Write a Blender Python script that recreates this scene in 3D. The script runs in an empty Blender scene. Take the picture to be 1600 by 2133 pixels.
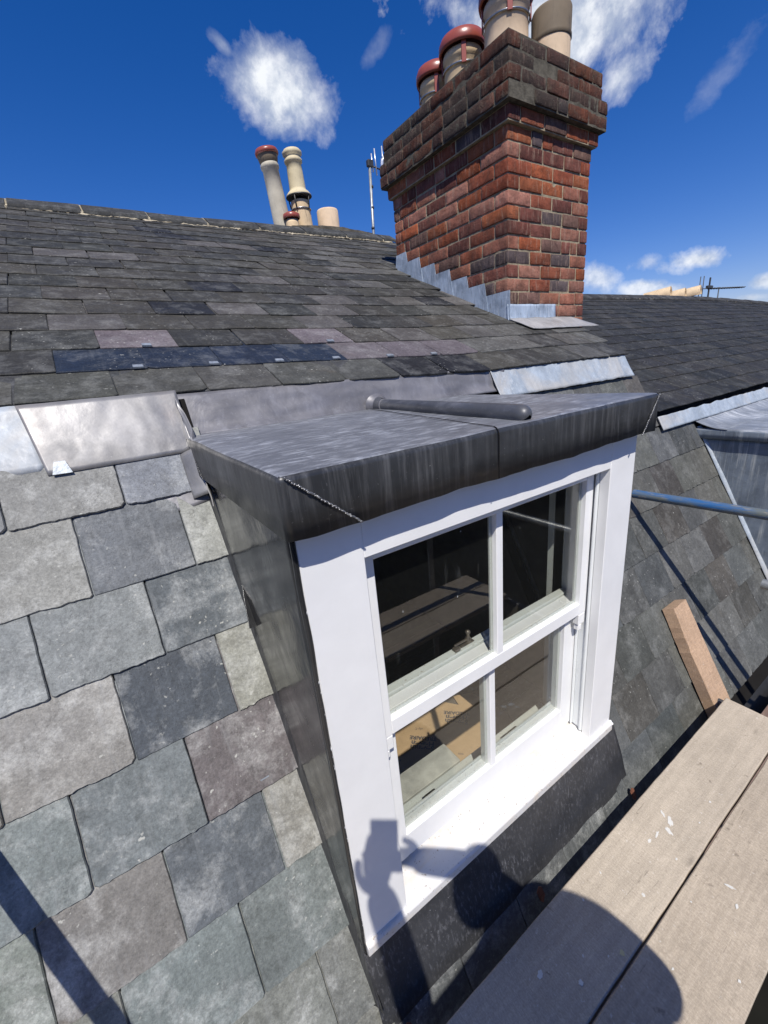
import bpy, bmesh, math, random
from mathutils import Vector, Matrix, noise
R = math.radians
rnd = random.Random(7)
SC = bpy.context.scene
COL = SC.collection

# ---------------------------------------------------------------- camera
cam_d = bpy.data.cameras.new('camera')
cam = bpy.data.objects.new('camera', cam_d); COL.objects.link(cam)
cam_d.sensor_fit = 'HORIZONTAL'; cam_d.sensor_width = 36.0; cam_d.lens = 19.44
cam_d.clip_start = 0.02; cam_d.clip_end = 6000
def _cam_matrix(yaw, pitch, roll):
    cy, sy, cp, sp = math.cos(yaw), math.sin(yaw), math.cos(pitch), math.sin(pitch)
    f = Vector((sy*cp, cy*cp, -sp)); r = Vector((cy, -sy, 0)); u = r.cross(f)
    r2 = math.cos(roll)*r + math.sin(roll)*u; u2 = -math.sin(roll)*r + math.cos(roll)*u
    m = Matrix.Identity(4)
    for i in range(3):
        m[i][0] = r2[i]; m[i][1] = u2[i]; m[i][2] = -f[i]
    return m
cam.matrix_world = _cam_matrix(0.559120, 0.324454, -0.100484)
SC.camera = cam

# ---------------------------------------------------------------- light and exposure
SUN = Vector((-0.266, -0.504, 0.821)).normalized()          # towards the sun
elev = math.asin(SUN.z)
sun_d = bpy.data.lights.new('sun', 'SUN'); sun_d.energy = 4.9; sun_d.angle = R(0.53); sun_d.color = (1.0, 0.955, 0.89)
sun = bpy.data.objects.new('sun', sun_d); COL.objects.link(sun)
sun.rotation_euler = SUN.to_track_quat('Z', 'Y').to_euler(); sun.location = (-3, -6, 9)
SC.view_settings.view_transform = 'Standard'; SC.view_settings.look = 'None'
SC.view_settings.exposure = 0.18; SC.view_settings.gamma = 1.0

# ---------------------------------------------------------------- world: sky and clouds (in direction space)
W = bpy.data.worlds.new('World'); SC.world = W; W.use_nodes = True
nt = W.node_tree; nt.nodes.clear()
def N(t, ty, **kw):
    n = t.nodes.new(ty)
    for k, v in kw.items(): setattr(n, k, v)
    return n
def mathn(t, op, a, b=None, c=None, clamp=False):
    n = t.nodes.new('ShaderNodeMath'); n.operation = op; n.use_clamp = clamp
    for i, x in enumerate((a, b, c)):
        if x is None: continue
        if isinstance(x, (int, float)): n.inputs[i].default_value = x
        else: t.links.new(x, n.inputs[i])
    return n.outputs[0]
def vdot(t, v, c):
    n = t.nodes.new('ShaderNodeVectorMath'); n.operation = 'DOT_PRODUCT'
    t.links.new(v, n.inputs[0]); n.inputs[1].default_value = c
    return n.outputs['Value']
out = N(nt, 'ShaderNodeOutputWorld'); bg = N(nt, 'ShaderNodeBackground')
sky = N(nt, 'ShaderNodeTexSky'); sky.sky_type = 'NISHITA'; sky.sun_disc = False
sky.sun_elevation = elev; sky.sun_rotation = math.atan2(SUN.x, SUN.y)
sky.air_density = 1.0; sky.dust_density = 0.25; sky.ozone_density = 3.0; sky.altitude = 50
bg.inputs['Strength'].default_value = 0.087
tc = N(nt, 'ShaderNodeTexCoord'); D = tc.outputs['Generated']
nz = N(nt, 'ShaderNodeTexNoise'); nz.inputs['Scale'].default_value = 9.0; nz.inputs['Detail'].default_value = 9
nz.inputs['Roughness'].default_value = 0.62; nz.inputs['Distortion'].default_value = 0.25
nt.links.new(D, nz.inputs['Vector'])
nz2 = N(nt, 'ShaderNodeTexNoise'); nz2.inputs['Scale'].default_value = 28.0; nz2.inputs['Detail'].default_value = 8
nz2.inputs['Roughness'].default_value = 0.6; nt.links.new(D, nz2.inputs['Vector'])
F = 863.93
def pix_dir(x, y):
    c = Vector(((x-800)/F, -(y-1066.5)/F, -1.0)).normalized()
    return (cam.matrix_world.to_3x3() @ c).normalized()
# each cloud: centre, a point at the end of its long axis, ratio of short axis, noise gain, density
CL = [((594, 188), (716, 226), .62, .85, 1.0), ((462, 92), (492, 125), .4, 1.3, .35),
      ((1190, 60), (1450, -40), .60, 1.1, .95), ((1285, 165), (1370, 60), .60, 1.1, .8), ((960, 20), (1100, 90), .45, 1.9, .65),
      ((785, 98), (820, 50), .35, 1.2, .14), ((1245, 578), (1292, 590), .66, 1.4, .75), ((1450, 543), (1545, 530), .32, 1.4, .9), ((1335, 600), (1400, 596), .3, 1.3, .8), ((1560, 620), (1600, 616), .3, 1.2, .7),
      ((1590, 586), (1640, 575), .5, 1.3, .8), ((1350, 545), (1400, 540), .4, 1.8, .45), ((1390, 604), (1450, 600), .25, 1.4, .6),
      ((1500, 160), (1590, 40), .35, 1.6, .14),
      ((2100, 300), (2500, 200), .5, 1.6, .9), ((-700, 250), (-300, 150), .5, 1.6, .8)]
acc = None
for (c, e, ra, ga, de) in CL:
    C = pix_dir(*c); E_ = pix_dir(*e)
    U = (E_ - C*E_.dot(C)); ru = U.length; U.normalize(); V = C.cross(U)
    a = mathn(nt, 'DIVIDE', vdot(nt, D, U), ru); b = mathn(nt, 'DIVIDE', vdot(nt, D, V), ru*ra)
    r2 = mathn(nt, 'SQRT', mathn(nt, 'ADD', mathn(nt, 'MULTIPLY', a, a), mathn(nt, 'MULTIPLY', b, b)))
    m = mathn(nt, 'SUBTRACT', 1.0, r2)
    m = mathn(nt, 'ADD', m, mathn(nt, 'MULTIPLY', mathn(nt, 'SUBTRACT', nz.outputs['Fac'], 0.5), ga*2.0))
    m = mathn(nt, 'ADD', m, mathn(nt, 'MULTIPLY', mathn(nt, 'SUBTRACT', nz2.outputs['Fac'], 0.5), ga*.50))
    m = mathn(nt, 'MULTIPLY', m, 1.35, clamp=True)
    front = mathn(nt, 'GREATER_THAN', vdot(nt, D, C), 0.2)
    m = mathn(nt, 'MULTIPLY', mathn(nt, 'MULTIPLY', m, de), front)
    acc = m if acc is None else mathn(nt, 'MAXIMUM', acc, m)
cm = N(nt, 'ShaderNodeMix'); cm.data_type = 'RGBA'
hs = N(nt, 'ShaderNodeHueSaturation'); hs.inputs['Saturation'].default_value = 1.30; hs.inputs['Value'].default_value = .98
tn_ = N(nt, 'ShaderNodeMix'); tn_.data_type = 'RGBA'; tn_.blend_type = 'MULTIPLY'; tn_.inputs[0].default_value = 1.0
tn_.inputs[7].default_value = (.97, .92, 1.18, 1); nt.links.new(sky.outputs[0], tn_.inputs[6]); nt.links.new(tn_.outputs[2], hs.inputs['Color'])
nt.links.new(acc, cm.inputs[0]); nt.links.new(hs.outputs[0], cm.inputs[6]); cc = N(nt, 'ShaderNodeMix'); cc.data_type = 'RGBA'; cc.inputs[6].default_value = (5.6, 6.3, 7.6, 1); cc.inputs[7].default_value = (9.6, 9.9, 10.4, 1)
cr = N(nt, 'ShaderNodeMapRange'); cr.inputs[1].default_value = .40; cr.inputs[2].default_value = .62; nt.links.new(nz2.outputs['Fac'], cr.inputs[0]); nt.links.new(cr.outputs[0], cc.inputs[0]); nt.links.new(cc.outputs[2], cm.inputs[7])
nt.links.new(cm.outputs[2], bg.inputs['Color']); nt.links.new(bg.outputs[0], out.inputs['Surface'])

# ---------------------------------------------------------------- mesh helper
class MB:
    def __init__(s): s.v = []; s.f = []; s.m = []; s.t = []; s.r = []; s.sm = []; s.tone = (1, 1, 1); s.rd = (0, 0, 0); s.mi = 0; s.smooth = False
    def new(s, tone=None):
        s.rd = (rnd.random(), rnd.random(), rnd.random())
        if tone: s.tone = tone
    def vert(s, p): s.v.append(tuple(p)); return len(s.v)-1
    def face(s, idx, smooth=None):
        s.f.append(tuple(idx)); s.m.append(s.mi); s.t.append(s.tone); s.r.append(s.rd); s.sm.append(s.smooth if smooth is None else smooth)
    def box(s, x0, x1, y0, y1, z0, z1, ch=0.0, M=None, jit=0.0):
        def T(p):
            p = Vector(p)
            if jit: p += Vector((rnd.uniform(-jit, jit), rnd.uniform(-jit, jit), rnd.uniform(-jit, jit)))
            return M @ p if M else p
        if ch <= 0:
            i = [s.vert(T((x, y, z))) for z in (z0, z1) for y in (y0, y1) for x in (x0, x1)]
            for q in ((0, 2, 3, 1), (4, 5, 7, 6), (0, 1, 5, 4), (2, 6, 7, 3), (0, 4, 6, 2), (1, 3, 7, 5)): s.face([i[k] for k in q])
            return
        c = ch; X = (x0, x1); Y = (y0, y1); Z = (z0, z1); d = {}
        for ix in (0, 1):
            for iy in (0, 1):
                for iz in (0, 1):
                    sx, sy, sz = (c if ix == 0 else -c), (c if iy == 0 else -c), (c if iz == 0 else -c)
                    j = Vector((rnd.uniform(-jit, jit), rnd.uniform(-jit, jit), rnd.uniform(-jit, jit))) if jit else Vector((0, 0, 0))
                    def V(x, y, z):
                        p = Vector((x, y, z)) + j
                        return s.vert(M @ p if M else p)
                    d[ix, iy, iz, 0] = V(X[ix], Y[iy]+sy, Z[iz]+sz)
                    d[ix, iy, iz, 1] = V(X[ix]+sx, Y[iy], Z[iz]+sz)
                    d[ix, iy, iz, 2] = V(X[ix]+sx, Y[iy]+sy, Z[iz])
        for ix in (0, 1):
            q = [d[ix, 0, 0, 0], d[ix, 0, 1, 0], d[ix, 1, 1, 0], d[ix, 1, 0, 0]]; s.face(q if ix == 0 else q[::-1])
        for iy in (0, 1):
            q = [d[0, iy, 0, 1], d[1, iy, 0, 1], d[1, iy, 1, 1], d[0, iy, 1, 1]]; s.face(q if iy == 0 else q[::-1])
        for iz in (0, 1):
            q = [d[0, 0, iz, 2], d[0, 1, iz, 2], d[1, 1, iz, 2], d[1, 0, iz, 2]]; s.face(q if iz == 0 else q[::-1])
        for a in (0, 1):
            for b in (0, 1):
                s.face([d[a, b, 0, 0], d[a, b, 0, 1], d[a, b, 1, 1], d[a, b, 1, 0]])
                s.face([d[a, 0, b, 0], d[a, 0, b, 2], d[a, 1, b, 2], d[a, 1, b, 0]])
                s.face([d[0, a, b, 1], d[0, a, b, 2], d[1, a, b, 2], d[1, a, b, 1]])
        for ix in (0, 1):
            for iy in (0, 1):
                for iz in (0, 1): s.face([d[ix, iy, iz, k] for k in (0, 1, 2)])
    def rbox(s, x0, x1, y0, y1, z0, z1, r, amp, axis):
        """rough rounded block, finer on its long sides"""
        lo = Vector((x0, y0, z0)); hi = Vector((x1, y1, z1)); g = rnd.uniform(0, 90)
        L = hi-lo; seg = [max(2, min(9, int(round(q/.028)))) for q in L]
        def pt(p):
            c = Vector((min(max(p[k], lo[k]+r), hi[k]-r) for k in range(3))); d = p-c
            if d.length > 1e-9: d = d.normalized()*r
            q = c+d; n_ = d.normalized() if d.length > 1e-9 else Vector((0, 0, 1))
            w = nz1(q.x*34+g, q.y*34, q.z*34)*amp + nz1(q.x*95+g, q.y*95, q.z*95)*amp*.55 - max(0, nz1(q.x*16+g, q.y*16, q.z*16)-.28)*amp*5
            return q + n_*w
        for ax in range(3):
            a, b_ = [k for k in range(3) if k != ax]
            for side in (0, 1):
                us_ = [lo[a]]+[lo[a]+r+(L[a]-2*r)*i/seg[a] for i in range(seg[a]+1)]+[hi[a]]
                vs_ = [lo[b_]]+[lo[b_]+r+(L[b_]-2*r)*i/seg[b_] for i in range(seg[b_]+1)]+[hi[b_]]
                G = []
                for vv in vs_:
                    row = []
                    for uu in us_:
                        p = Vector((0, 0, 0)); p[ax] = hi[ax] if side else lo[ax]; p[a] = uu; p[b_] = vv
                        row.append(s.vert(pt(p)))
                    G.append(row)
                fl = (side == 1) ^ (ax == 1)
                for j in range(len(vs_)-1):
                    for i in range(len(us_)-1):
                        q = [G[j][i], G[j][i+1], G[j+1][i+1], G[j+1][i]]; s.face(q if fl else q[::-1], True)
    def grid(s, f, nu, nv, th=None, smooth=True):
        """surface f(u,v), u,v in 0..1; th = offset vector for a second skin, closed round the rim"""
        a = [[s.vert(f(i/nu, j/nv)) for i in range(nu+1)] for j in range(nv+1)]
        for j in range(nv):
            for i in range(nu): s.face([a[j][i], a[j][i+1], a[j+1][i+1], a[j+1][i]], smooth)
        if th is not None:
            th = Vector(th)
            b = [[s.vert(Vector(f(i/nu, j/nv)) + th) for i in range(nu+1)] for j in range(nv+1)]
            for j in range(nv):
                for i in range(nu): s.face([b[j][i], b[j+1][i], b[j+1][i+1], b[j][i+1]], smooth)
            for i in range(nu):
                s.face([a[0][i], b[0][i], b[0][i+1], a[0][i+1]], False); s.face([a[nv][i], a[nv][i+1], b[nv][i+1], b[nv][i]], False)
            for j in range(nv):
                s.face([a[j][0], a[j+1][0], b[j+1][0], b[j][0]], False); s.face([a[j][nu], b[j][nu], b[j+1][nu], a[j+1][nu]], False)
    def tube(s, pts, r, n=14, cap=True, smooth=True):
        pts = [Vector(p) for p in pts]; rr = r if isinstance(r, (list, tuple)) else [r]*len(pts)
        rings = []
        for k, p in enumerate(pts):
            d = (pts[min(k+1, len(pts)-1)] - pts[max(k-1, 0)]).normalized()
            u = d.cross(Vector((0, 0, 1)) if abs(d.z) < .9 else Vector((1, 0, 0))).normalized(); w = d.cross(u)
            rings.append([s.vert(p + rr[k]*(math.cos(a)*u + math.sin(a)*w)) for a in [2*math.pi*i/n for i in range(n)]])
        for k in range(len(rings)-1):
            for i in range(n): s.face([rings[k][i], rings[k][(i+1) % n], rings[k+1][(i+1) % n], rings[k+1][i]], smooth)
        if cap: s.face(rings[0][::-1], False); s.face(rings[-1], False)
    def lathe(s, prof, c=(0, 0, 0), n=40, M=None, smooth=True, wob=0.0):
        rings = []
        for (r, z) in prof:
            ring = []
            for i in range(n):
                a = 2*math.pi*i/n; q = r*(1+wob*noise.noise((math.cos(a)*2+c[0], math.sin(a)*2, z*6)))
                p = Vector((q*math.cos(a), q*math.sin(a), z))
                p = (M @ p if M else p) + Vector(c); ring.append(s.vert(p))
            rings.append(ring)
        for k in range(len(rings)-1):
            for i in range(n): s.face([rings[k][i], rings[k][(i+1) % n], rings[k+1][(i+1) % n], rings[k+1][i]], smooth)
    def poly(s, pts, th):
        """flat outline with thickness vector th"""
        a = [s.vert(p) for p in pts]; b = [s.vert(Vector(p)-Vector(th)) for p in pts]
        s.face(a, False); s.face(b[::-1], False)
        for i in range(len(pts)):
            j = (i+1) % len(pts); s.face([a[i], b[i], b[j], a[j]], False)
    def build(s, name, mats, parent=None, fix=True):
        me = bpy.data.meshes.new(name); me.from_pydata(s.v, [], s.f)
        mats = mats if isinstance(mats, (list, tuple)) else [mats]
        for m in mats: me.materials.append(m)
        me.polygons.foreach_set('material_index', s.m); me.polygons.foreach_set('use_smooth', s.sm)
        for nm, src in (('tone', s.t), ('rnd', s.r)):
            at = me.color_attributes.new(nm, 'FLOAT_COLOR', 'CORNER'); buf = []
            for f, t in zip(s.f, src): buf += [t[0], t[1], t[2], 1.0]*len(f)
            at.data.foreach_set('color', buf)
        if fix:
            bm = bmesh.new(); bm.from_mesh(me); bmesh.ops.recalc_face_normals(bm, faces=bm.faces); bm.to_mesh(me); bm.free()
        me.update()
        o = bpy.data.objects.new(name, me); COL.objects.link(o)
        if parent: o.parent = parent
        return o
def empty(name, loc=(0, 0, 0)):
    o = bpy.data.objects.new(name, None); COL.objects.link(o); o.location = loc; o.empty_display_size = .2
    return o
def tag(o, label=None, cat=None, group=None, kind=None):
    if label: o['label'] = label
    if cat: o['category'] = cat
    if group: o['group'] = group
    if kind: o['kind'] = kind
    return o
def nz1(*p): return noise.noise(p)

# ---------------------------------------------------------------- materials
def mat(name):
    m = bpy.data.materials.new(name); m.use_nodes = True; t = m.node_tree; t.nodes.clear()
    o = N(t, 'ShaderNodeOutputMaterial'); b = N(t, 'ShaderNodeBsdfPrincipled'); t.links.new(b.outputs[0], o.inputs[0])
    return m, t, b
def coords(t, scale=(1, 1, 1), rndoff=True):
    tc = N(t, 'ShaderNodeTexCoord'); mp = N(t, 'ShaderNodeMapping'); mp.inputs['Scale'].default_value = scale
    if rndoff:
        at = N(t, 'ShaderNodeAttribute'); at.attribute_name = 'rnd'
        sc = N(t, 'ShaderNodeVectorMath', operation='SCALE'); sc.inputs['Scale'].default_value = 37.0
        t.links.new(at.outputs['Color'], sc.inputs[0])
        ad = N(t, 'ShaderNodeVectorMath', operation='ADD'); t.links.new(tc.outputs['Object'], ad.inputs[0]); t.links.new(sc.outputs[0], ad.inputs[1])
        t.links.new(ad.outputs[0], mp.inputs['Vector'])
    else: t.links.new(tc.outputs['Object'], mp.inputs['Vector'])
    return mp.outputs[0]
def noi(t, vec, scale, detail=6, rough=.6, dist=0.0, lo=None, hi=None, o0=0.0, o1=1.0):
    n = N(t, 'ShaderNodeTexNoise'); n.inputs['Scale'].default_value = scale; n.inputs['Detail'].default_value = detail
    n.inputs['Roughness'].default_value = rough; n.inputs['Distortion'].default_value = dist
    t.links.new(vec, n.inputs['Vector'])
    if lo is None: return n.outputs['Fac']
    r = N(t, 'ShaderNodeMapRange'); r.inputs[1].default_value = lo; r.inputs[2].default_value = hi; r.inputs[3].default_value = o0; r.inputs[4].default_value = o1
    t.links.new(n.outputs['Fac'], r.inputs[0]); return r.outputs[0]
def rng(t, x, lo, hi, o0=0.0, o1=1.0):
    r = N(t, 'ShaderNodeMapRange'); r.inputs[1].default_value = lo; r.inputs[2].default_value = hi; r.inputs[3].default_value = o0; r.inputs[4].default_value = o1
    t.links.new(x, r.inputs[0]); return r.outputs[0]
def mix(t, fac, a, b, mode='MIX'):
    n = N(t, 'ShaderNodeMix'); n.data_type = 'RGBA'; n.blend_type = mode
    for i, x in ((0, fac), (6, a), (7, b)):
        if isinstance(x, (int, float)): n.inputs[i].default_value = x
        elif isinstance(x, tuple): n.inputs[i].default_value = (x[0], x[1], x[2], 1)
        else: t.links.new(x, n.inputs[i])
    return n.outputs[2]
def bump(t, b, h, strength=.4, dist=.002, prev=None):
    n = N(t, 'ShaderNodeBump'); n.inputs['Strength'].default_value = strength; n.inputs['Distance'].default_value = dist
    t.links.new(h, n.inputs['Height'])
    if prev is not None: t.links.new(prev, n.inputs['Normal'])
    t.links.new(n.outputs[0], b.inputs['Normal']); return n.outputs[0]
def tone(t):
    a = N(t, 'ShaderNodeAttribute'); a.attribute_name = 'tone'; return a.outputs['Color']

def slate_mat(name, lich=.5, patch=.5, rough=.62):
    m, t, b = mat(name); v = coords(t); base = tone(t)
    big = noi(t, v, 5.5, 8, .66, .2, .3, .7, .74, 1.24)
    c = mix(t, 1.0, base, big, 'MULTIPLY')
    # mineral blooms and pale weathered fields
    p = noi(t, v, 8, 12, .74, .25, .49, .67, 0, patch*.78)
    c = mix(t, p, c, mix(t, .5, (0.33, 0.34, 0.30), mix(t, .6, base, (.8, .8, .8), 'ADD')))
    p2 = noi(t, coords(t, (1, 1.2, .9)), 17, 12, .76, .3, .54, .68, 0, patch*.8)
    c = mix(t, p2, c, mix(t, 1.0, base, (.42, .42, .40), 'MULTIPLY'))
    # fine grain
    g = noi(t, v, 130, 6, .8, 0, .3, .7, .64, 1.34); c = mix(t, 1.0, c, g, 'MULTIPLY')
    g2 = noi(t, v, 38, 8, .75, .2, .3, .7, .76, 1.22); c = mix(t, 1.0, c, g2, 'MULTIPLY')
    c = mix(t, noi(t, v, 3.6, 8, .7, .4, .64, .72, 0, .55*patch), c, (.16, .11, .065))
    c = mix(t, noi(t, v, 11, 9, .8, .2, .60, .66, 0, .5*patch), c, (.045, .045, .042))
    # streaks down the slope
    st = noi(t, coords(t, (22, 2.0, 2.0)), 2.2, 5, .6, .1, .56, .72, 0, .35*patch); c = mix(t, st, c, (0.30, 0.31, 0.31))
    # lichen / scratches specks
    vo = N(t, 'ShaderNodeTexNoise'); vo.inputs['Scale'].default_value = 75; vo.inputs['Detail'].default_value = 3; t.links.new(v, vo.inputs['Vector'])
    sp = mathn(t, 'MULTIPLY', rng(t, vo.outputs['Fac'], .66, .72), noi(t, v, 5, 3, .5, 0, .45, .6, 0, lich))
    c = mix(t, sp, c, (0.42, 0.42, 0.38))
    t.links.new(c, b.inputs['Base Color'])
    t.links.new(noi(t, v, 18, 4, .6, 0, .3, .7, rough-.12, rough+.15), b.inputs['Roughness'])
    b.inputs['Specular IOR Level'].default_value = .38 if patch > .5 else .22
    ln = noi(t, v, 6.5, 9, .62, .35)
    q = mathn(t, 'SNAP', mathn(t, 'ADD', ln, mathn(t, 'MULTIPLY', noi(t, v, 60, 4, .6), .03)), .055)
    h0_ = bump(t, b, q, .55, .020)
    h1 = bump(t, b, noi(t, coords(t, (1, 1, .8)), 18, 12, .75, .4), .8, .0035, h0_)
    bump(t, b, noi(t, v, 240, 3, .7), .5, .0012, h1)
    return m
M_SLATE = slate_mat('old_slate', .8, .62)
M_SLATE_R = slate_mat('brown_grey_slate', .6, .22)
M_SLATE_UP = slate_mat('dark_slate', .7, .22, .66)
M_SLATE_NB = slate_mat('neighbour_slate', .8, .12, .7)

def flat_mat(name, col, rough=.6, spec=.4, var=.12, scale=12, bscale=60, bs=.15, metal=0.0, bd=.0015):
    m, t, b = mat(name); v = coords(t, rndoff=False)
    c = mix(t, 1.0, col, noi(t, v, scale, 6, .6, .2, .3, .7, 1-var, 1+var), 'MULTIPLY')
    t.links.new(c, b.inputs['Base Color']); b.inputs['Roughness'].default_value = rough; b.inputs['Specular IOR Level'].default_value = spec
    b.inputs['Metallic'].default_value = metal
    bump(t, b, noi(t, v, bscale, 5, .6), bs, bd)
    return m

def lead_mat(name, base, pale, dirn, streak=.5, rough=.42, spec=.5, metal=.25, blotch=.4, warm=None, wave=.5, sscale=1.0, slo=.5, shi=.72, grime=.0):
    """sheet lead: dirn = object-space scale; small along the streak direction"""
    m, t, b = mat(name); v = coords(t, rndoff=False); vs = coords(t, dirn, False)
    c = mix(t, noi(t, v, 6, 6, .6, .6, .35, .68, 0, blotch), base, tuple(min(1, x*1.9+.02) for x in base))
    s1 = noi(t, vs, 5.5*sscale, 7, .66, .25, slo, shi, 0, streak)
    s1 = mathn(t, 'MULTIPLY', s1, noi(t, v, 4.2, 4, .6, .3, .38, .62, .12, 1.0))
    c = mix(t, s1, c, pale)
    s2 = noi(t, vs, 17*sscale, 5, .7, .1, .6, .74, 0, streak*.6); c = mix(t, s2, c, pale)
    if warm: c = mix(t, noi(t, v, 3.4, 5, .6, .8, .48, .66, 0, .6), c, warm)
    if grime: c = mix(t, noi(t, vs, 9*sscale, 6, .7, .2, .55, .68, 0, grime), c, (.03, .03, .03))
    sp = noi(t, v, 160, 2, .5, 0, .70, .76, 0, .5); c = mix(t, sp, c, pale)
    t.links.new(c, b.inputs['Base Color']); t.links.new(noi(t, v, 9, 5, .6, .2, .3, .7, rough-.1, rough+.14), b.inputs['Roughness'])
    b.inputs['Metallic'].default_value = metal; b.inputs['Specular IOR Level'].default_value = spec
    h1 = bump(t, b, noi(t, v, 5.5, 4, .55, .5), wave, .014)
    bump(t, b, noi(t, v, 90, 4, .6), .2, .001, h1)
    return m
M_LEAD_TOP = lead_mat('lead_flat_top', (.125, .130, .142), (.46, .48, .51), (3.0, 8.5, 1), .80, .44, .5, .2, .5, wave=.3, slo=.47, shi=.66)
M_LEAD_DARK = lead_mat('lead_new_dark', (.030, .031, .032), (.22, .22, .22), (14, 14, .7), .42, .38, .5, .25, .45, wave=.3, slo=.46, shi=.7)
M_LEAD_ROLL = lead_mat('lead_roll', (.060, .062, .068), (.26, .26, .28), (5, 1.2, 5), .5, .4, .5, .2, .5, wave=.35)
M_LEAD_CHEEK = lead_mat('lead_cheek', (.030, .031, .032), (.10, .10, .10), (6, 3, .8), .22, .17, .75, .45, .35, wave=.22)
M_LEAD_NEW = lead_mat('lead_new_flashing', (.14, .138, .138), (.27, .262, .26), (3, 3, 1.6), .6, .42, .45, .30, .9, warm=(.25, .225, .21), wave=.16)
M_LEAD_UP = lead_mat('lead_upstand', (.115, .113, .120), (.30, .30, .32), (5, 5, 1.6), .5, .42, .45, .2, .7, wave=.35)
M_LEAD_WHITE = lead_mat('lead_weathered', (.23, .265, .30), (.54, .57, .59), (16, 16, 1.0), .7, .5, .4, .05, .6, warm=(.40, .37, .32), wave=.8, grime=.15)
M_LEAD_BLUE = lead_mat('lead_step_flashing', (.24, .29, .35), (.66, .71, .76), (12, 12, 1.2), .85, .5, .4, .1, .8, wave=.5, grime=.6)
M_LEAD_NB = lead_mat('lead_neighbour_cheek', (.13, .155, .185), (.58, .60, .58), (4, 6, .35), .95, .42, .5, .15, .7, wave=.35, grime=.35)
M_LEAD_APRON = lead_mat('lead_apron', (.030, .031, .034), (.32, .32, .34), (9, 9, 2.5), .38, .46, .5, .15, .35, wave=.4, sscale=2.2, slo=.52, shi=.68)
M_WELD = flat_mat('weld_bead', (.20, .20, .20), .3, .6, .3, 60, 200, .3, .6)

def paint_mat(name, col=(.77, .77, .755), dirt=0.0, rough=.30):
    m, t, b = mat(name); v = coords(t, rndoff=False)
    c = mix(t, 1.0, col, noi(t, v, 7, 5, .6, .3, .3, .7, .95, 1.03), 'MULTIPLY')
    if dirt:
        c = mix(t, noi(t, coords(t, (1, 1.6, 1), False), 6.5, 9, .74, .5, .47, .66, 0, dirt*.8), c, (.60, .53, .43))
        c = mix(t, noi(t, v, 120, 2, .5, 0, .66, .70, 0, .8), c, (.30, .25, .20))
    else: c = mix(t, noi(t, v, 130, 2, .5, 0, .74, .77, 0, .35), c, (.55, .54, .52))
    t.links.new(c, b.inputs['Base Color']); b.inputs['Roughness'].default_value = rough; b.inputs['Specular IOR Level'].default_value = .45
    h1 = bump(t, b, noi(t, coords(t, (8, 8, .5), False), 22, 4, .6), .12, .0012)
    bump(t, b, noi(t, v, 9, 3, .5), .18, .003, h1)
    return m
M_PAINT = paint_mat('white_gloss_paint')
M_PAINT_SILL = paint_mat('white_sill_paint', (.62, .615, .60), 1.0, .5)
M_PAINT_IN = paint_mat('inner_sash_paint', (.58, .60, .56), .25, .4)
M_STAFF = paint_mat('staff_bead_paint', (.70, .72, .71), 0, .35)

def wood_mat(name, c0, c1, axis='X', sc=1.0, worn=.5, bs=.5):
    m, t, b = mat(name)
    s = {'X': (1.0, 10, 10), 'Y': (16, 1, 16), 'Z': (16, 16, 1)}[axis]
    v = coords(t, s); vn = coords(t)
    wv = N(t, 'ShaderNodeTexWave'); wv.wave_type = 'BANDS'; wv.bands_direction = 'Y' if axis == 'X' else 'X'
    sv = {'X': (.55, 5.0, 5), 'Y': (5, .55, 5), 'Z': (5, 5, .55)}[axis]
    t.links.new(coords(t, sv), wv.inputs['Vector'])
    wv.inputs['Scale'].default_value = 1.7*sc; wv.inputs['Distortion'].default_value = 15; wv.inputs['Detail'].default_value = 3.0; wv.inputs['Detail Scale'].default_value = .9
    g = noi(t, v, 9*sc, 8, .7, .4, .2, .85)
    c = mix(t, g, c1, c0)
    c = mix(t, rng(t, wv.outputs['Fac'], .1, .95, .12, 0), c, tuple(x*.5 for x in c1))
    hx = noi(t, coords(t, {'X': (26, 3, 3), 'Y': (3, 26, 3), 'Z': (3, 3, 26)}[axis]), 12, 4, .6, .1, .3, .7, .86, 1.12); c = mix(t, 1.0, c, hx, 'MULTIPLY')
    fn = noi(t, vn, 190, 4, .75, 0, .3, .7, .80, 1.18); c = mix(t, 1.0, c, fn, 'MULTIPLY')
    c = mix(t, noi(t, coords(t, {'X': (.5, 9, 9), 'Y': (9, .5, 9), 'Z': (9, 9, .5)}[axis]), 8, 6, .7, .1, .64, .68, 0, .6), c, tuple(x*.35 for x in c1))
    c = mix(t, 1.0, c, noi(t, vn, 5, 5, .6, .3, .3, .7, 1-.25*worn, 1+.2*worn), 'MULTIPLY')
    c = mix(t, noi(t, vn, 70, 3, .6, 0, .66, .73, 0, .5), c, (.62, .58, .52))
    c = mix(t, noi(t, vn, 22, 4, .6, .4, .66, .72, 0, .5), c, (.10, .08, .06))
    kv = N(t, 'ShaderNodeTexVoronoi'); kv.inputs['Scale'].default_value = 1.0
    t.links.new(coords(t, {'X': (2.2, 6.5, 6.5), 'Y': (6.5, 2.2, 6.5), 'Z': (6.5, 6.5, 2.2)}[axis]), kv.inputs['Vector'])
    kd = mathn(t, 'ADD', kv.outputs['Distance'], mathn(t, 'MULTIPLY', noi(t, vn, 40, 3, .6), .04))
    c = mix(t, rng(t, kd, .055, .10, .75, 0), c, tuple(x*.38 for x in c1))
    t.links.new(c, b.inputs['Base Color']); b.inputs['Roughness'].default_value = .78; b.inputs['Specular IOR Level'].default_value = .25
    h1 = bump(t, b, noi(t, v, 22*sc, 6, .7), bs, .0022)
    bump(t, b, wv.outputs['Fac'], .12, .002, h1)
    return m
M_BOARD = wood_mat('scaffold_board_wood', (.47, .405, .32), (.385, .33, .258), 'X')
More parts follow.
